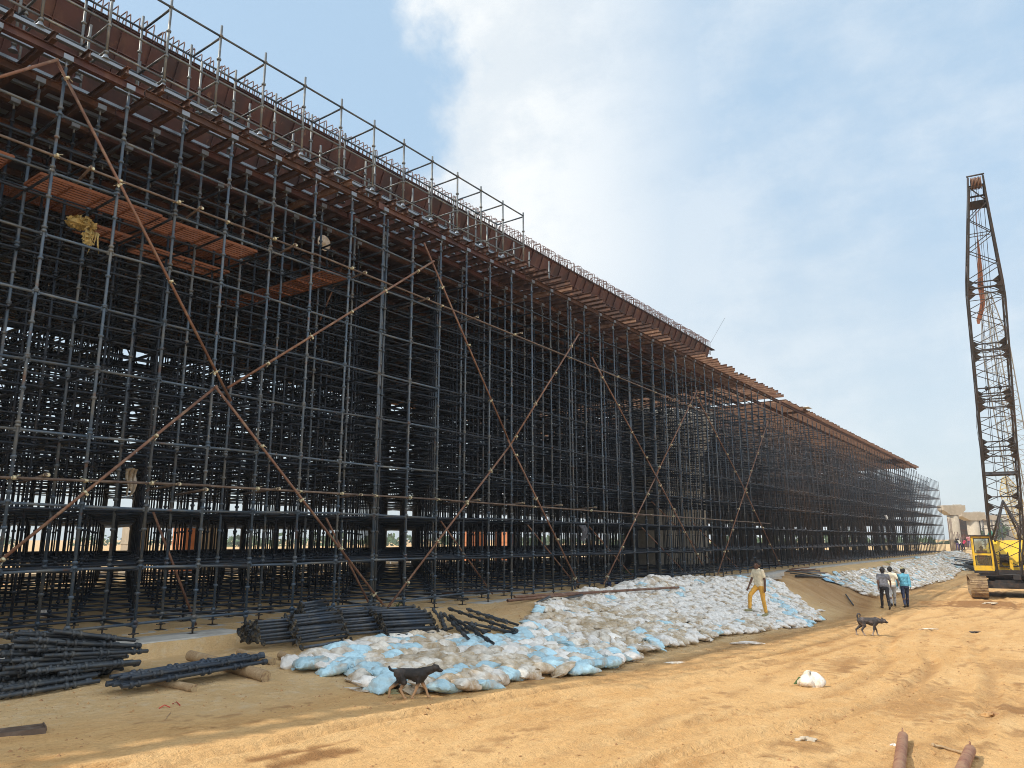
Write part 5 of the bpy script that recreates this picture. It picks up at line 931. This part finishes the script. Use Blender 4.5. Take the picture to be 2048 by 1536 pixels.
# ------------------------------------------------------------------ piers and far site
def pier(px, f, wpx, capL, capR, ytop, ycap, ybot, label):
    c = Fd(px, 1090, f); s = f/1531.; r = wpx*s/2; zt = Fd(px, ytop, f)[2]; zb = Fd(px, ycap, f)[2]; T = thing('bridge_pier', label, 'pier', (c[0], c[1], -2.4), 'hammerhead piers past the scaffold'); b = MB(); n = 5
    b.lathe((c[0], c[1], -3), [(r, 0), (r, (zb+3)*.45), (r*1.012, (zb+3)*.45+.02), (r*1.012, (zb+3)*.45+.08), (r, (zb+3)*.45+.1), (r, zb+3)], 28); b.build('column', M['conc_tan'], T); L0, L1 = (capL-px)*s, (capR-px)*s; h = zt-zb; b = MB(); u = np.array((RIGHT[0], RIGHT[1], 0)); w = np.array((FWD[0], FWD[1], 0))
    b.plate([c*(1, 1, 0)+u*x+np.array((0, 0, z)) for x, z in ((-r*.95, zb-.02), (r*.95, zb-.02), (L1, zb+h*.5), (L1, zt), (L0, zt), (L0, zb+h*.5))], w, 2*r*1.05); b.build('pier_cap', M['conc_tan'], T); b = MB(); b.box(c*(1, 1, 0)+u*(L1*.55)+np.array((0, 0, zt+.06)), (1.2, 1.0, .14)); b.build('bearing_plinth', M['conc'], T)
pier(1912, 106, 21, 1889, 1933, 1011, 1030, 1095, 'nearest pale hammerhead pier just past the end of the scaffold'); pier(1951, 118, 22, 1924, 1971, 1025, 1041, 1092, 'middle pale hammerhead pier, left of the crane cab'); pier(1984, 134, 20, 1961, 2006, 1031, 1041, 1090, 'farthest hammerhead pier, partly behind the crane boom')
b = MB(); a, c = Fd(1926, 1052, 125), Fd(1943, 1052, 125); b.box((a+c)/2, (6, 3.2, 2.6)); 
for k in range(7): b.box((a+c)/2+np.array((-2.9+k*.97, 0, 0)), (.1, 3.3, 2.7))
tag(b.build('formwork_box', M['machine_dark'], None, (a+c)/2), 'dark grey formwork box between the first two piers', 'formwork')
b = MB(); c = Fd(1932, 1078, 124); b.box(c, (3, 2.2, 2.6)); b.box(c+np.array((0, 0, 1.4)), (3.2, 2.4, .15)); tag(b.build('site_hut', M['rust'], None, c), 'red-brown hut between the first two piers', 'hut')
T = thing('scaffold', 'small scaffold around the farthest pier, draped with green net', 'scaffold', Fd(1978, 1092, 128)); b = MB(); c = Fd(1978, 1092, 128); c[2] = -3
for i in range(6):
    for j in range(3): b.tube(c+np.array((j*1.3, i*1.3-2, 0)), c+np.array((j*1.3, i*1.3-2, 6.2)), .04, 5)
b.build('standard', M['steel_brown'], T); b = MB()
for z in np.arange(.8, 6.3, 1.3):
    for j in range(3): b.tube(c+np.array((j*1.3, -2, z)), c+np.array((j*1.3, 4.5, z)), .035, 5)
    for i in range(6): b.tube(c+np.array((0, i*1.3-2, z)), c+np.array((2.6, i*1.3-2, z)), .035, 5)
b.build('ledger', M['steel_brown'], T)
b = MB(); A = [Fd(1980, 1056, 126), Fd(1974, 1074, 126), Fd(1987, 1074, 126)]; U = 9; V = []
for i in range(U+1):
    for j in range(U+1): t = i/U; p0 = A[0]*(1-t)+A[1]*t; p1 = A[0]*(1-t)+A[2]*t; q = p0+(p1-p0)*j/U; V.append(q+FWD*(.35*math.sin(j*1.9)*t-.0))
b.add(np.array(V), np.array([(i*(U+1)+j, i*(U+1)+j+1, (i+1)*(U+1)+j+1, (i+1)*(U+1)+j) for i in range(U) for j in range(U)]), True); o = b.build('safety_net', M['green_net'], None, A[0]); sm = o.modifiers.new('thick', 'SOLIDIFY'); sm.thickness = .03; tag(o, 'green safety net hanging on the far scaffold left of the boom', 'net')
b = MB()
for k in range(16): p = Fd(1900+k*1.9+random.random(), 1092, 98); b.tube((p[0], p[1], -1.8), (p[0]+random.uniform(-.1, .1), p[1], random.choice((0.2, .6, .9)) if k > 4 else 2.6), .03, 5)
T = thing('starter_bars', 'cluster of upright starter bars in front of the nearest pier', 'rebar', Fd(1905, 1100, 98)); b.build('bars', M['rebar'], T)
for i, (px, py, f, top, bot, lab) in enumerate(((1939, 1095, 100, 'pink', 'purple', 'labourer in pink top standing on the far earth bank'), (1922, 1101, 97, 'pale_shirt', 'navy', 'distant worker in pale shirt crouching under the nearest pier'), (1928, 1101, 97, 'crimson', 'black_cloth', 'distant worker in red shirt under the nearest pier'), (1916, 1101, 97, 'black_cloth', 'purple', 'distant dark-clothed worker at the scaffold end'))):
    p = Fd(px, py, f); person(lab, p, random.uniform(0, 6), 1.6 if i == 0 else 1.5, top, bot, dict(WK, lean=.25 if i == 0 else .5), detail=False)
# bars and sheets lying at the far end of the bags
for i in range(26):
    x0 = random.uniform(1902, 1945); p = hit(x0, 1118+(x0-1902)*.45+random.uniform(0, 16)); d = RIGHT*(1.2+random.random())-FWD*random.uniform(.3, 2.6)+np.array((0, 0, -.25)); b = MB(); b.tube(p+(0, 0, .3), p+d*1.15+np.array((0, 0, .25)), .035, 6); tag(b.build('steel_tube', M['tube'], None, p), 'one of the dark tubes strewn down the farthest sandbag slope', 'tube', 'dark tubes strewn by the crane cab')
for i in range(5): p = hit(1938+i*1.5, 1132+i*2.2); b = MB(); b.beam(p+(0, 0, .25+.1*i), p+RIGHT*1.6+FWD*1.2+np.array((0, 0, .45)), [(-.3, -.03), (.3, -.03), (.3, .03), (.24, .03), (.24, -.0), (-.24, -.0), (-.24, .03), (-.3, .03)]); tag(b.build('shutter_panel', M['machine_dark'], None, p), f"dark steel shutter panel leaning by the crane cab, {ORD[i]} of the stack", 'panel', 'steel panels by the crane cab')
# machines and buildings at the right edge
def truck(px, py, f, m, label, L_=5.5, van=False):
    c = Fd(px, py, f); c[2] = -3.0; T = thing('van' if van else 'tipper_truck', label, 'van' if van else 'truck', c); q = c+0; 
    if van:
        b = MB(); b.plate([q+np.array((x, 0, z)) for x, z in ((-2.2, .4), (2.2, .4), (2.2, 2.0), (-1.2, 2.1), (-1.8, 1.3), (-2.2, 1.1))], (0, 1, 0), 1.7); b.build('body', M[m], T); b = MB(); b.plate([q+np.array((x, 0, z)) for x, z in ((-1.26, 1.98), (-1.76, 1.32), (-1.80, 1.32), (-1.30, 1.98))], (0, 1, 0), 1.5); b.build('windscreen', M['black_plastic'], T)
    else:
        b = MB(); b.box(q+(-1.9, 0, 1.7), (1.5, 2.3, 1.6)); b.build('cab', M[m], T); b = MB(); b.box(q+(-2.66, 0, 2.0), (.03, 2.0, .7)); b.build('windscreen', M['black_plastic'], T); b = MB(); b.plate([q+np.array((x, 0, z)) for x, z in ((-1, 1.1), (3, 1.1), (3.3, 2.7), (-1.2, 2.7))], (0, 1, 0), 2.3)
        for k in range(5): b.box(q+(-.8+k, 0, 1.9), (.12, 2.42, 1.5))
        b.build('tipper_body', M[m], T)
    for x in ((-1.5, 1.5) if van else (-1.9, 1.4, 2.6)):
        for s in (-1, 1): b = MB(); b.lathe(q+(x, s*.85-.12, .42 if van else .5), [(.2, 0), (.40, .01), (.42, .12), (.40, .23), (.2, .24)], 18, axis='y'); b.build('wheel', M['black_plastic'], T)
truck(2012, 1092, 62, 'yellow', 'yellow tipper truck parked behind the crane house'); truck(2040, 1098, 66, 'white_paint', 'white van parked behind the crane at the right edge', van=True)
for i, (px, f, w, h, m, lab) in enumerate(((2052, 190, 26, 7.5, 'conc', 'pale unfinished building at the right edge of the horizon'), (2090, 240, 40, 10, 'conc_tan', 'tan flat-roofed building beyond the right edge'))):
    c = Fd(px, 1085, f); c[2] = -3; T = thing('building', lab, 'building', c); b = MB(); b.box(c+(0, 0, h/2), (14, w, h)); b.build('wall', M[m], T); b = MB(); b.box(c+(0, 0, h+.25), (14.8, w+.8, .5)); b.build('roof', M['conc'], T)
    for k in range(7):
        for z in np.arange(1.6, h-1, 3): b = MB(); b.box(c+(-7.02, -w/2+2+k*(w-4)/6, z), (.1, 1.5, 1.5)); b.build('window', M['machine_dark'], T)
M['leaf'] = mat('leaf', (.055, .095, .03), .8, 0, [((.09, .13, .045), 2, .45, .7, I3), ((.03, .055, .02), .7, .5, .7, I3)], coord='World')
def leafcloud(mb, c, rad, n, size):
    u = RNG.normal(size=(n, 3)); u /= np.linalg.norm(u, axis=1, keepdims=True); P = np.asarray(c)+u*(RNG.random((n, 1))**.45)*np.asarray(rad); A = RNG.normal(size=(n, 3)); A /= np.linalg.norm(A, axis=1, keepdims=True); B = np.cross(A, RNG.normal(size=(n, 3))); B /= np.linalg.norm(B, axis=1, keepdims=True); s = size*RNG.uniform(.6, 1.4, (n, 1)); V = np.stack([P-A*s, P-B*s*.6, P+A*s, P+B*s*.6], 1).reshape(-1, 3); mb.add(V, np.arange(4*n).reshape(-1, 4))
for i in range(9):
    px = (1985, 2004, 2022, 2034, 2060, 2095, 1960, 2120, 1996)[i]; f = 175+i*9; c = Fd(px, 1085, f); c[2] = -3; h = random.uniform(5.5, 8.5); T = thing('tree', f"hazy green tree on the horizon right of the piers, {ORD[i]} of the row", 'tree', c, 'trees on the right horizon'); b = MB(); b.path([c, c+(0, .1, h*.4), c+(.2, 0, h*.7)], [.3, .2, .08], 8)
    for k in range(4): b.tube(c+(0, .1, h*(.35+.08*k)), c+(random.uniform(-1.6, 1.6), random.uniform(-1.6, 1.6), h*(.6+.08*k)), .1, 5, .03)
    b.build('trunk', M['wood'], T); b = MB()
    for k in range(9): leafcloud(b, c+np.array((random.uniform(-2, 2), random.uniform(-2, 2), h*random.uniform(.5, 1.0))), (1.5, 1.5, 1.1), 150, .22)
    b.build('crown', M['leaf'], T)
b = MB()
for k in range(150):
    a = random.uniform(-.2, 2.2); d = random.uniform(190, 300); d *= 1.35; c = np.array((d*math.cos(a), d*math.sin(a), -2.5)); leafcloud(b, c+np.array((0, 0, random.uniform(.5, 2.2))), (8, 8, random.uniform(1.8, 3.4)), 60, 1.1)
tag(b.build('treeline', M['leaf']), 'distant green tree line glimpsed between the scaffold posts', 'tree line', None, 'stuff')
# things standing behind and inside the falsework, seen between the lowest lifts
for i, (px0, px1, y0, y1, Y, m, lab) in enumerate(((250, 284, 1060, 1192, 36, 'conc_tan', 'pale concrete column behind the scaffold at left'), (353, 381, 1055, 1160, 37, 'orange_wall', 'orange shuttered column behind the scaffold at left'), (384, 432, 1056, 1182, 37.5, 'conc_tan', 'tan column beside the orange one behind the scaffold'), (936, 962, 1060, 1155, 37, 'orange_wall', 'bright orange column behind the middle of the scaffold'), (1000, 1022, 1060, 1150, 37, 'orange_wall', 'second bright orange column behind the middle of the scaffold'), (1272, 1300, 1062, 1140, 37, 'conc_tan', 'pale column behind the scaffold right of the orange ones'))):
    a, c = Yp(px0, 1100, Y), Yp(px1, 1100, Y); m_ = (a+c)/2; w = abs(c[0]-a[0])*.8; b = MB(); b.beam((m_[0], Y, -2.4), (m_[0], Y, .85), [(-w/2, -.6), (w/2, -.6), (w/2, .6), (-w/2, .6)], (0, 1, 0)); 
    for z in (-1.2, -.2): b.box((m_[0], Y, z), (w+.05, 1.25, .08))
    tag(b.build('concrete_column', M[m], None, (m_[0], Y, -2.4)), lab, 'column', 'columns behind the scaffold')
for i, (px0, px1, Y, lab) in enumerate(((1358, 1388, 18.5, 'grey concrete pier stem standing inside the near scaffold'), (1300, 1332, 19.6, 'second grey pier stem inside the near scaffold, left of the other'))):
    a, c = Yp(px0, 1080, Y), Yp(px1, 1080, Y); w = abs(c[0]-a[0]); m_ = (a+c)/2; b = MB(); b.lathe((m_[0], Y, -1.75), [(w*.55, 0), (w*.55, 6.5), (w*.9, 8.3), (w*.9, 9.2)], 24); tag(b.build('pier_stem', M['conc'], None, (m_[0], Y, -1.75)), lab, 'pier', 'pier stems inside the scaffold')
b = MB(); x = -6
while x < 44: b.box((x+1.0, 38.5, -2.0), (1.9, .25, .9)); x += 2.0
tag(b.build('parapet_wall', M['conc'], None, (-6, 38.5, -2.4)), 'low concrete parapet wall behind the near scaffold', 'wall')
# ------------------------------------------------------------------ small things
def crumple(name, label, cat, c, size, m, seed, hgt_=1., spread=1., group=None):
    """a crumpled sack or sheet: closed, folded shell resting on the ground"""
    r = np.random.default_rng(seed); nu, nv = 40, 20; th = np.linspace(0, 2*math.pi, nu, endpoint=False); ph = np.linspace(0, math.pi, nv); V = []; k = r.uniform(0, 6.28, 8)
    tri = lambda q: np.abs(((q/6.2832) % 1)*2-1)*2-1
    for p in ph:
        kf = 2.6 if size[2] < .06 else 1.; rad = 1+kf*(.16*np.sin(3*th+k[0]+p)+.10*tri(5*th+k[1]+3*p)+.09*tri(9*th-2*p+k[2])*math.sin(p))+.08*math.sin(p*5+k[3]); z = math.cos(p)*(1 if p < math.pi/2 else .12); fl = 1+.35*max(0, -math.cos(p))*0
        V.append(np.stack([size[0]*rad*math.sin(p)**.8*np.cos(th), size[1]*rad*math.sin(p)**.8*np.sin(th), np.maximum(size[2]*(z*(1+.14*tri(4*th+k[4])+.12*tri(7*th+k[5]+4*p))), -.012)+0*th], 1))
    V = np.concatenate(V); b = MB(); i = np.arange(nu); j = (i+1) % nu; q = np.stack([i, i+nu, j+nu, j], 1); b.add(V+np.asarray(c), np.concatenate([q+t*nu for t in range(nv-1)]), True); return tag(b.build(name, M[m], None, c), label, cat, group)
p = on(1622, 1371, .01); T = crumple('white_sack', 'crumpled white sack with green corner lying alone on the dirt road', 'sack', p, (.205, .19, .185), 'bag_dusty', 5)
b = MB(); q = p-RIGHT*.16; b.plate([q+(0, 0, .01), q-RIGHT*.11+FWD*.02+np.array((0, 0, .01)), q-RIGHT*.01+FWD*.03+np.array((0, 0, .12)), q+RIGHT*.05+np.array((0, 0, .10))], FWD, .02); b.build('green_corner', M['green_dull'] if 'green_dull' in M else M['leaf'], T)
for i, (px, py, sx, sy, sz, m, lab) in enumerate(((1494, 1287, .30, .08, .05, 'bag_white', 'white torn sack flattened on the road edge below the climbing man'), (1352, 1327, .22, .06, .03, 'bag_dusty', 'thin scrap of white plastic below the sandbag foot'), (1611, 1481, .10, .06, .035, 'bag_tan', 'tan rag crumpled on the road below the white sack'), (1788, 1491, .03, .022, .018, 'bag_white', 'tiny white scrap beside the nearest rusty pipe'), (1858, 1258, .22, .1, .02, 'bag_dusty', 'pale scrap of paper on the churned road at right'),
        (1950, 1265, .25, .1, .03, 'machine_dark', 'dark clod-like rag on the churned road at right'), (1985, 1432, .11, .09, .05, 'clod', 'small brown heap near the right edge'), (722, 1379, .22, .12, .03, 'bag_dusty', 'shredded plastic on the sand left of the near dog'), (742, 1368, .26, .10, .04, 'bag_dusty', 'torn sack remnant behind the near dog'), (885, 1378, .22, .12, .05, 'bag_white', 'flattened white sack ahead of the near dog'), (770, 1385, .14, .1, .05, 'khaki', 'olive rag by the hind legs of the near dog'), (1590, 1256, .24, .2, .10, 'bag_white', 'loose white sack slumped at the right foot of the bags'), (1628, 1240, .2, .16, .12, 'bag_white', 'white bundle lying past the right end of the bags'), (1640, 1222, .18, .1, .06, 'bag_white', 'small white bundle on the bare spoil edge'), (1545, 1180, .12, .1, .10, 'bag_blue', 'blue bundle perched at the top right of the bags'), (82, 1232, .16, .14, .15, 'bag_white', 'white sack sitting among the posts at left'), (1776, 1126, .5, .3, .12, 'straw', 'yellow sheet lying at the foot of the far scaffold'), (1985, 1207, .35, .12, .05, 'bag_tan', 'pale scraps in front of the crane track'))):
    d = on(px, py, 0) if py > 1110 else None; a = math.atan2(RIGHT[1], RIGHT[0]); o = crumple('litter' if sz < .06 else 'cloth_bundle', lab, 'litter' if sz < .06 else 'bundle', d, (sx, sy, sz), m, 20+i); o.rotation_euler = (0, 0, a)
def hang(name, label, cat, c, w, h, m, seed, tail=0.):
    r = np.random.default_rng(seed); n = 14; V = []; F = []; k = r.uniform(0, 6.28, 5)
    for i in range(n+1):
        for j in range(n+1):
            u, v = j/n-.5, i/n; V.append(np.asarray(c)+np.array((u*w*(1-.35*v*abs(math.sin(k[0]))), .06*math.sin(u*14+k[1]+v*3)+.05*math.sin(v*6+k[2]), -v*h*(1+.18*math.sin(u*9+k[3])) - .08*abs(u)*h)))
    for i in range(n):
        for j in range(n): a = i*(n+1)+j; F.append((a, a+1, a+n+2, a+n+1))
    b = MB(); b.add(np.array(V), np.array(F), True); o = b.build(name, M[m], None, c); s_ = o.modifiers.new('thick', 'SOLIDIFY'); s_.thickness = .012; return tag(o, label, cat)
p = Yp(160, 446, 14.1); T = crumple('straw_sack', 'yellow straw-like sack slumped over a transom under the rusty gratings', 'sack', p-(0, 0, .06), (.23, .16, .12), 'straw', 3); 
for k in range(9): b = MB(); q = p+np.array((.08+.03*k, -.1+.02*(k % 3), -.12)); b.path([q, q+(.02*math.sin(k*2), 0, -.10-.03*(k % 4)), q+(.05*math.sin(k), .01, -.20-.06*(k % 5))], [.018, .012, .003], 6); b.build('frayed_strand', M['straw'], T)
b = MB(); leafcloud(b, p+(.02, 0, .0), (.27, .19, .12), 420, .045); leafcloud(b, p+(.16, -.05, -.22), (.10, .08, .22), 200, .04); b.build('loose_straw', M['straw'], T)
p = Yp(648, 486, 14.6); b = MB(); b.lathe(p, [(.001, -.02), (.20, -.015), (.21, .0), (.20, .015), (.001, .02)], 24, axis='y'); tag(b.build('white_disc', M['bag_dusty'], None, p), 'round off-white lid tied high among the joists', 'lid')
hang('hanging_cloth', 'pale grey cloth hanging on a post inside the scaffold at left', 'cloth', Yp(264, 936, 15.6), .2, .5, 'bag_tan', 4); hang('hanging_cloth', 'dark cloth diamond tied inside the middle of the scaffold', 'cloth', Yp(1168, 1050, 14.4), .42, .5, 'grey_shirt', 6)
hang('hanging_cloth', 'small white sheet tied inside the far scaffold', 'cloth', Yp(1772, 1030, 14.0), .9, .5, 'bag_white', 8)
# rusty channel and pipes in the foreground
a, c = on(-30, 1472, .0), on(88, 1462, .022); b = MB(); d = np.array((c-a)); d /= np.linalg.norm(d); sd = np.cross(d, (0, 0, 1)); w = .11
b.beam(a-sd*0, c, [(-w, -.0), (w, -.0), (w, .008), (-w, .008)]); b.beam(a-sd*w, c-sd*w, [(-.006, -.045), (.006, -.045), (.006, .03), (-.006, .03)]); b.beam(a+sd*w, c+sd*w, [(-.006, -.045), (.006, -.045), (.006, .03), (-.006, .03)]); b.plate([c-sd*w+(0, 0, -.04), c+sd*w+(0, 0, -.04), c+sd*w+(0, 0, .04), c-sd*w+(0, 0, .04)], d, .01)
for t in (-.5, .5): b.lathe(c+sd*w*t, [(.0001, -.012), (.016, -.01), (.016, .01), (.0001, .012)], 10, axis='x')
tag(b.build('steel_channel', M['pipe_dull'], None, a), 'rusty steel channel half buried in the sand at the lower left corner', 'channel')
M['pipe_red'] = mat('red_rust_pipe', (.27, .125, .075), .7, .15, [((.36, .21, .12), 5, .42, .66, I3), ((.17, .075, .045), 11, .52, .72, I3)], .3, 90, coord='World')
for x0, y0, x1, y1, r, lab in ((1807, 1484, 1790, 1640, .052, 'rusty brown pipe end jutting up from the bottom edge, left of two'), (1942, 1512, 1880, 1660, .052, 'rusty brown pipe jutting up from the bottom edge, right of two')):
    p, q = on(x0, y0, .055), on(x1, y1, .055); b = MB(); b.tubes([p], [q], r, 24); b.tubes([q], [p], r*.86, 24); d = (q-p)/np.linalg.norm(q-p); b.tubes([p], [p+d*.001], r*.86, 24, r); b.path([p+(0, 0, r), p-d*.03+np.array((0, 0, r+.02)), p-d*.035+np.array((0, 0, r-.01))], .008, 6); tag(b.build('rusty_pipe', M['pipe_red'], None, p), lab, 'pipe')
b = MB(); P = [on(1866, 1493, .012), on(1885, 1497, .015), on(1905, 1504, .018), on(1926, 1510, .02), on(1960, 1521, .02)]; b.path(P, [.012, .014, .013, .015, .012], 8); b.rc(P[0], P[0]+(.01, 0, .004), .018); tag(b.build('stick', M['wood'], None, P[0]), 'pale broken stick beside the right rusty pipe', 'stick')
for px, py, q in ((318, 1418, (340, 1416)), (345, 1409, (360, 1412))): P = [on(px, py, .008), on((px+q[0])/2, (py+q[1])/2-3, .022), on(*q, .008)]; b = MB(); b.path(P, .006, 6); tag(b.build('red_ribbon', M['red_cloth'], None, P[0]), 'scrap of red ribbon on the shaded sand, ' + ('left' if px < 330 else 'right') + ' of two', 'ribbon')
b = MB(); P = [on(331, 1440, .006), on(336, 1433, .012), on(341, 1427, .006)]; b.path(P, .005, 6); tag(b.build('twig', M['wood'], None, P[0]), 'pale twig below the red ribbon scraps', 'twig')
# hose, blue sheet, planks and a tangle of clamps at the head of the bare spoil
def lay(pts, h): return [on(x, y, h) for x, y in pts]
b = MB(); b.path(lay(((1592, 1157), (1625, 1157), (1655, 1159), (1685, 1164), (1706, 1170), (1722, 1179), (1737, 1189)), .10), .055, 8); tag(b.build('black_hose', M['black_plastic'], None, on(1640, 1158, 0)), 'thick black hose arching along the top of the bare spoil', 'hose')
b = MB(); b.path(lay(((1665, 1166), (1690, 1171), (1716, 1179)), .07), [.05, .06, .03], 8); tag(b.build('black_hose', M['black_plastic'], None, on(1690, 1171, 0)), 'short black hose end under the long hose', 'hose')
P0 = lay(((1640, 1157), (1668, 1160), (1692, 1167), (1714, 1177)), .09); P1 = lay(((1652, 1164), (1680, 1169), (1700, 1175), (1720, 1184)), .05); b = MB(); b.add(np.array(P0+P1), np.array([(i, i+1, i+5, i+4) for i in range(3)]), True); o = b.build('blue_sheet', M['sky_blue_sheet'], None, P0[0]); o.modifiers.new('thick', 'SOLIDIFY').thickness = .03; tag(o, 'light blue plastic sheet tucked under the black hose', 'sheet')
for x0, y0, x1, y1, w, h, lab in ((1528, 1158, 1561, 1152, .18, .16, 'grey concrete slab at the head of the spoil behind the climbing man'), (1500, 1165, 1560, 1160, .10, .08, 'weathered plank behind the climbing man')):
    a, c = on(x0, y0, .06), on(x1, y1, .10); b = MB(); b.beam(a, c, [(-w, -h/2), (w, -h/2), (w, h/2), (-w, h/2)]); tag(b.build('slab' if w > .15 else 'plank', M['conc' if w > .15 else 'ply'], None, a), lab, 'slab' if w > .15 else 'plank')
for i in range(9):
    a = on(1560+random.uniform(0, 50), 1140+random.uniform(0, 12), .1+.05*random.random()); d = RIGHT*random.uniform(.6, 1.6)-FWD*random.uniform(-.4, 1.2)+np.array((0, 0, random.uniform(-.15, .12))); b = MB(); b.tube(a, a+d, .026, 8); tag(b.build('steel_tube', M['steel_pale' if i % 2 else 'rust_pipe'], None, a), 'one of the short tubes dumped in a tangle behind the hose', 'tube', 'dumped tubes behind the hose')
for i in range(26):
    a = on(1194+random.uniform(0, 74), 1170+random.uniform(-4, 5), .04+.10*random.random()); b = MB(); d = np.array((random.gauss(0, 1), random.gauss(0, 1), random.gauss(0, .5))); d /= np.linalg.norm(d); b.tube(a-d*.07, a+d*.07, .02, 8); b.box(a+d*.07, (.14, .12, .012), np.linalg.qr(np.random.default_rng(i).normal(size=(3, 3)))[0]); b.lathe(a, [(.02, -.03), (.05, -.02), (.05, .02), (.02, .03)], 8)
    tag(b.build('fork_head', M['blue_metal'], None, a), 'blue fork head in the small heap at the scaffold foot beside the green plant', 'fork head', 'blue fork heads in a heap')
for px, py, n, sz, lab in ((1254, 1158, 240, .34, 'small green weed growing at the scaffold foot beside the blue fork heads'), (795, 1217, 40, .12, 'tiny green weed beside the ledger stacks')):
    c = on(px, py, 0); T = thing('weed', lab, 'plant', c); b = MB(); l = MB()
    for k in range(9): e = c+np.array((random.gauss(0, sz*.45), random.gauss(0, sz*.4), sz*random.uniform(.5, 1.3))); b.path([c, (c+e)/2+(0, 0, .05), e], [.008, .006, .003], 5); leafcloud(l, e-(0, 0, sz*.15), (sz*.3, sz*.3, sz*.32), n//9, sz*.11)
    b.build('stem', M['leaf'], T); l.build('leaves', M['leaf'], T)
b = MB(); a, c = hit(1752-60, 1192), hit(1707, 1214); b.tube(a+(0, 0, .06), c+(0, 0, .08), .03, 8); tag(b.build('steel_bar', M['tube'], None, a), 'single dark bar lying down the bare spoil slope', 'steel bar')
p = Yp(1812, 922, 12.6); p[2] = deckz(p[0])+.36; b = MB(); b.box(p+(0, 1.4, 0), (5.0, 2.2, .03)); tag(b.build('plywood_sheet', M['white_paint'], None, p), 'pale plywood sheet laid on the far end of the joists', 'plywood')
p = Yp(1616, 826, 12.6); p[2] = deckz(p[0])+.36; b = MB(); b.box(p+(0, .8, 0), (.9, 1.9, .03)); tag(b.build('plywood_sheet', M['white_paint'], None, p), 'single white sheet lying on the far joists past the gap', 'plywood')
p = Yp(1548, 805, 14); b = MB(); b.tube(p, p+(-.1, 0, .75), .012, 5); tag(b.build('steel_bar', M['rebar'], None, p), 'thin bar standing in the gap between the decks', 'steel bar')
# ------------------------------------------------------------------ humid air
hm = bpy.data.materials.new('haze'); hm.use_nodes = True; nt = hm.node_tree; nt.nodes.clear(); ho = nt.nodes.new('ShaderNodeOutputMaterial'); hv = nt.nodes.new('ShaderNodeVolumePrincipled'); hv.inputs['Color'].default_value = (.86, .92, 1, 1); hv.inputs['Density'].default_value = .0005; hv.inputs['Anisotropy'].default_value = .2; nt.links.new(hv.outputs[0], ho.inputs['Volume'])
b = MB(); b.box((90, 0, 12), (760, 760, 36)); hz = b.build('haze', hm); hz['kind'] = 'stuff'; hz['label'] = 'thin pale haze in the air over the building site'; hz['category'] = 'haze'
# ------------------------------------------------------------------ lift the whole place so that the ground lies near zero
for o in list(bpy.data.objects):
    if o.parent is None: o.location.z += CZ
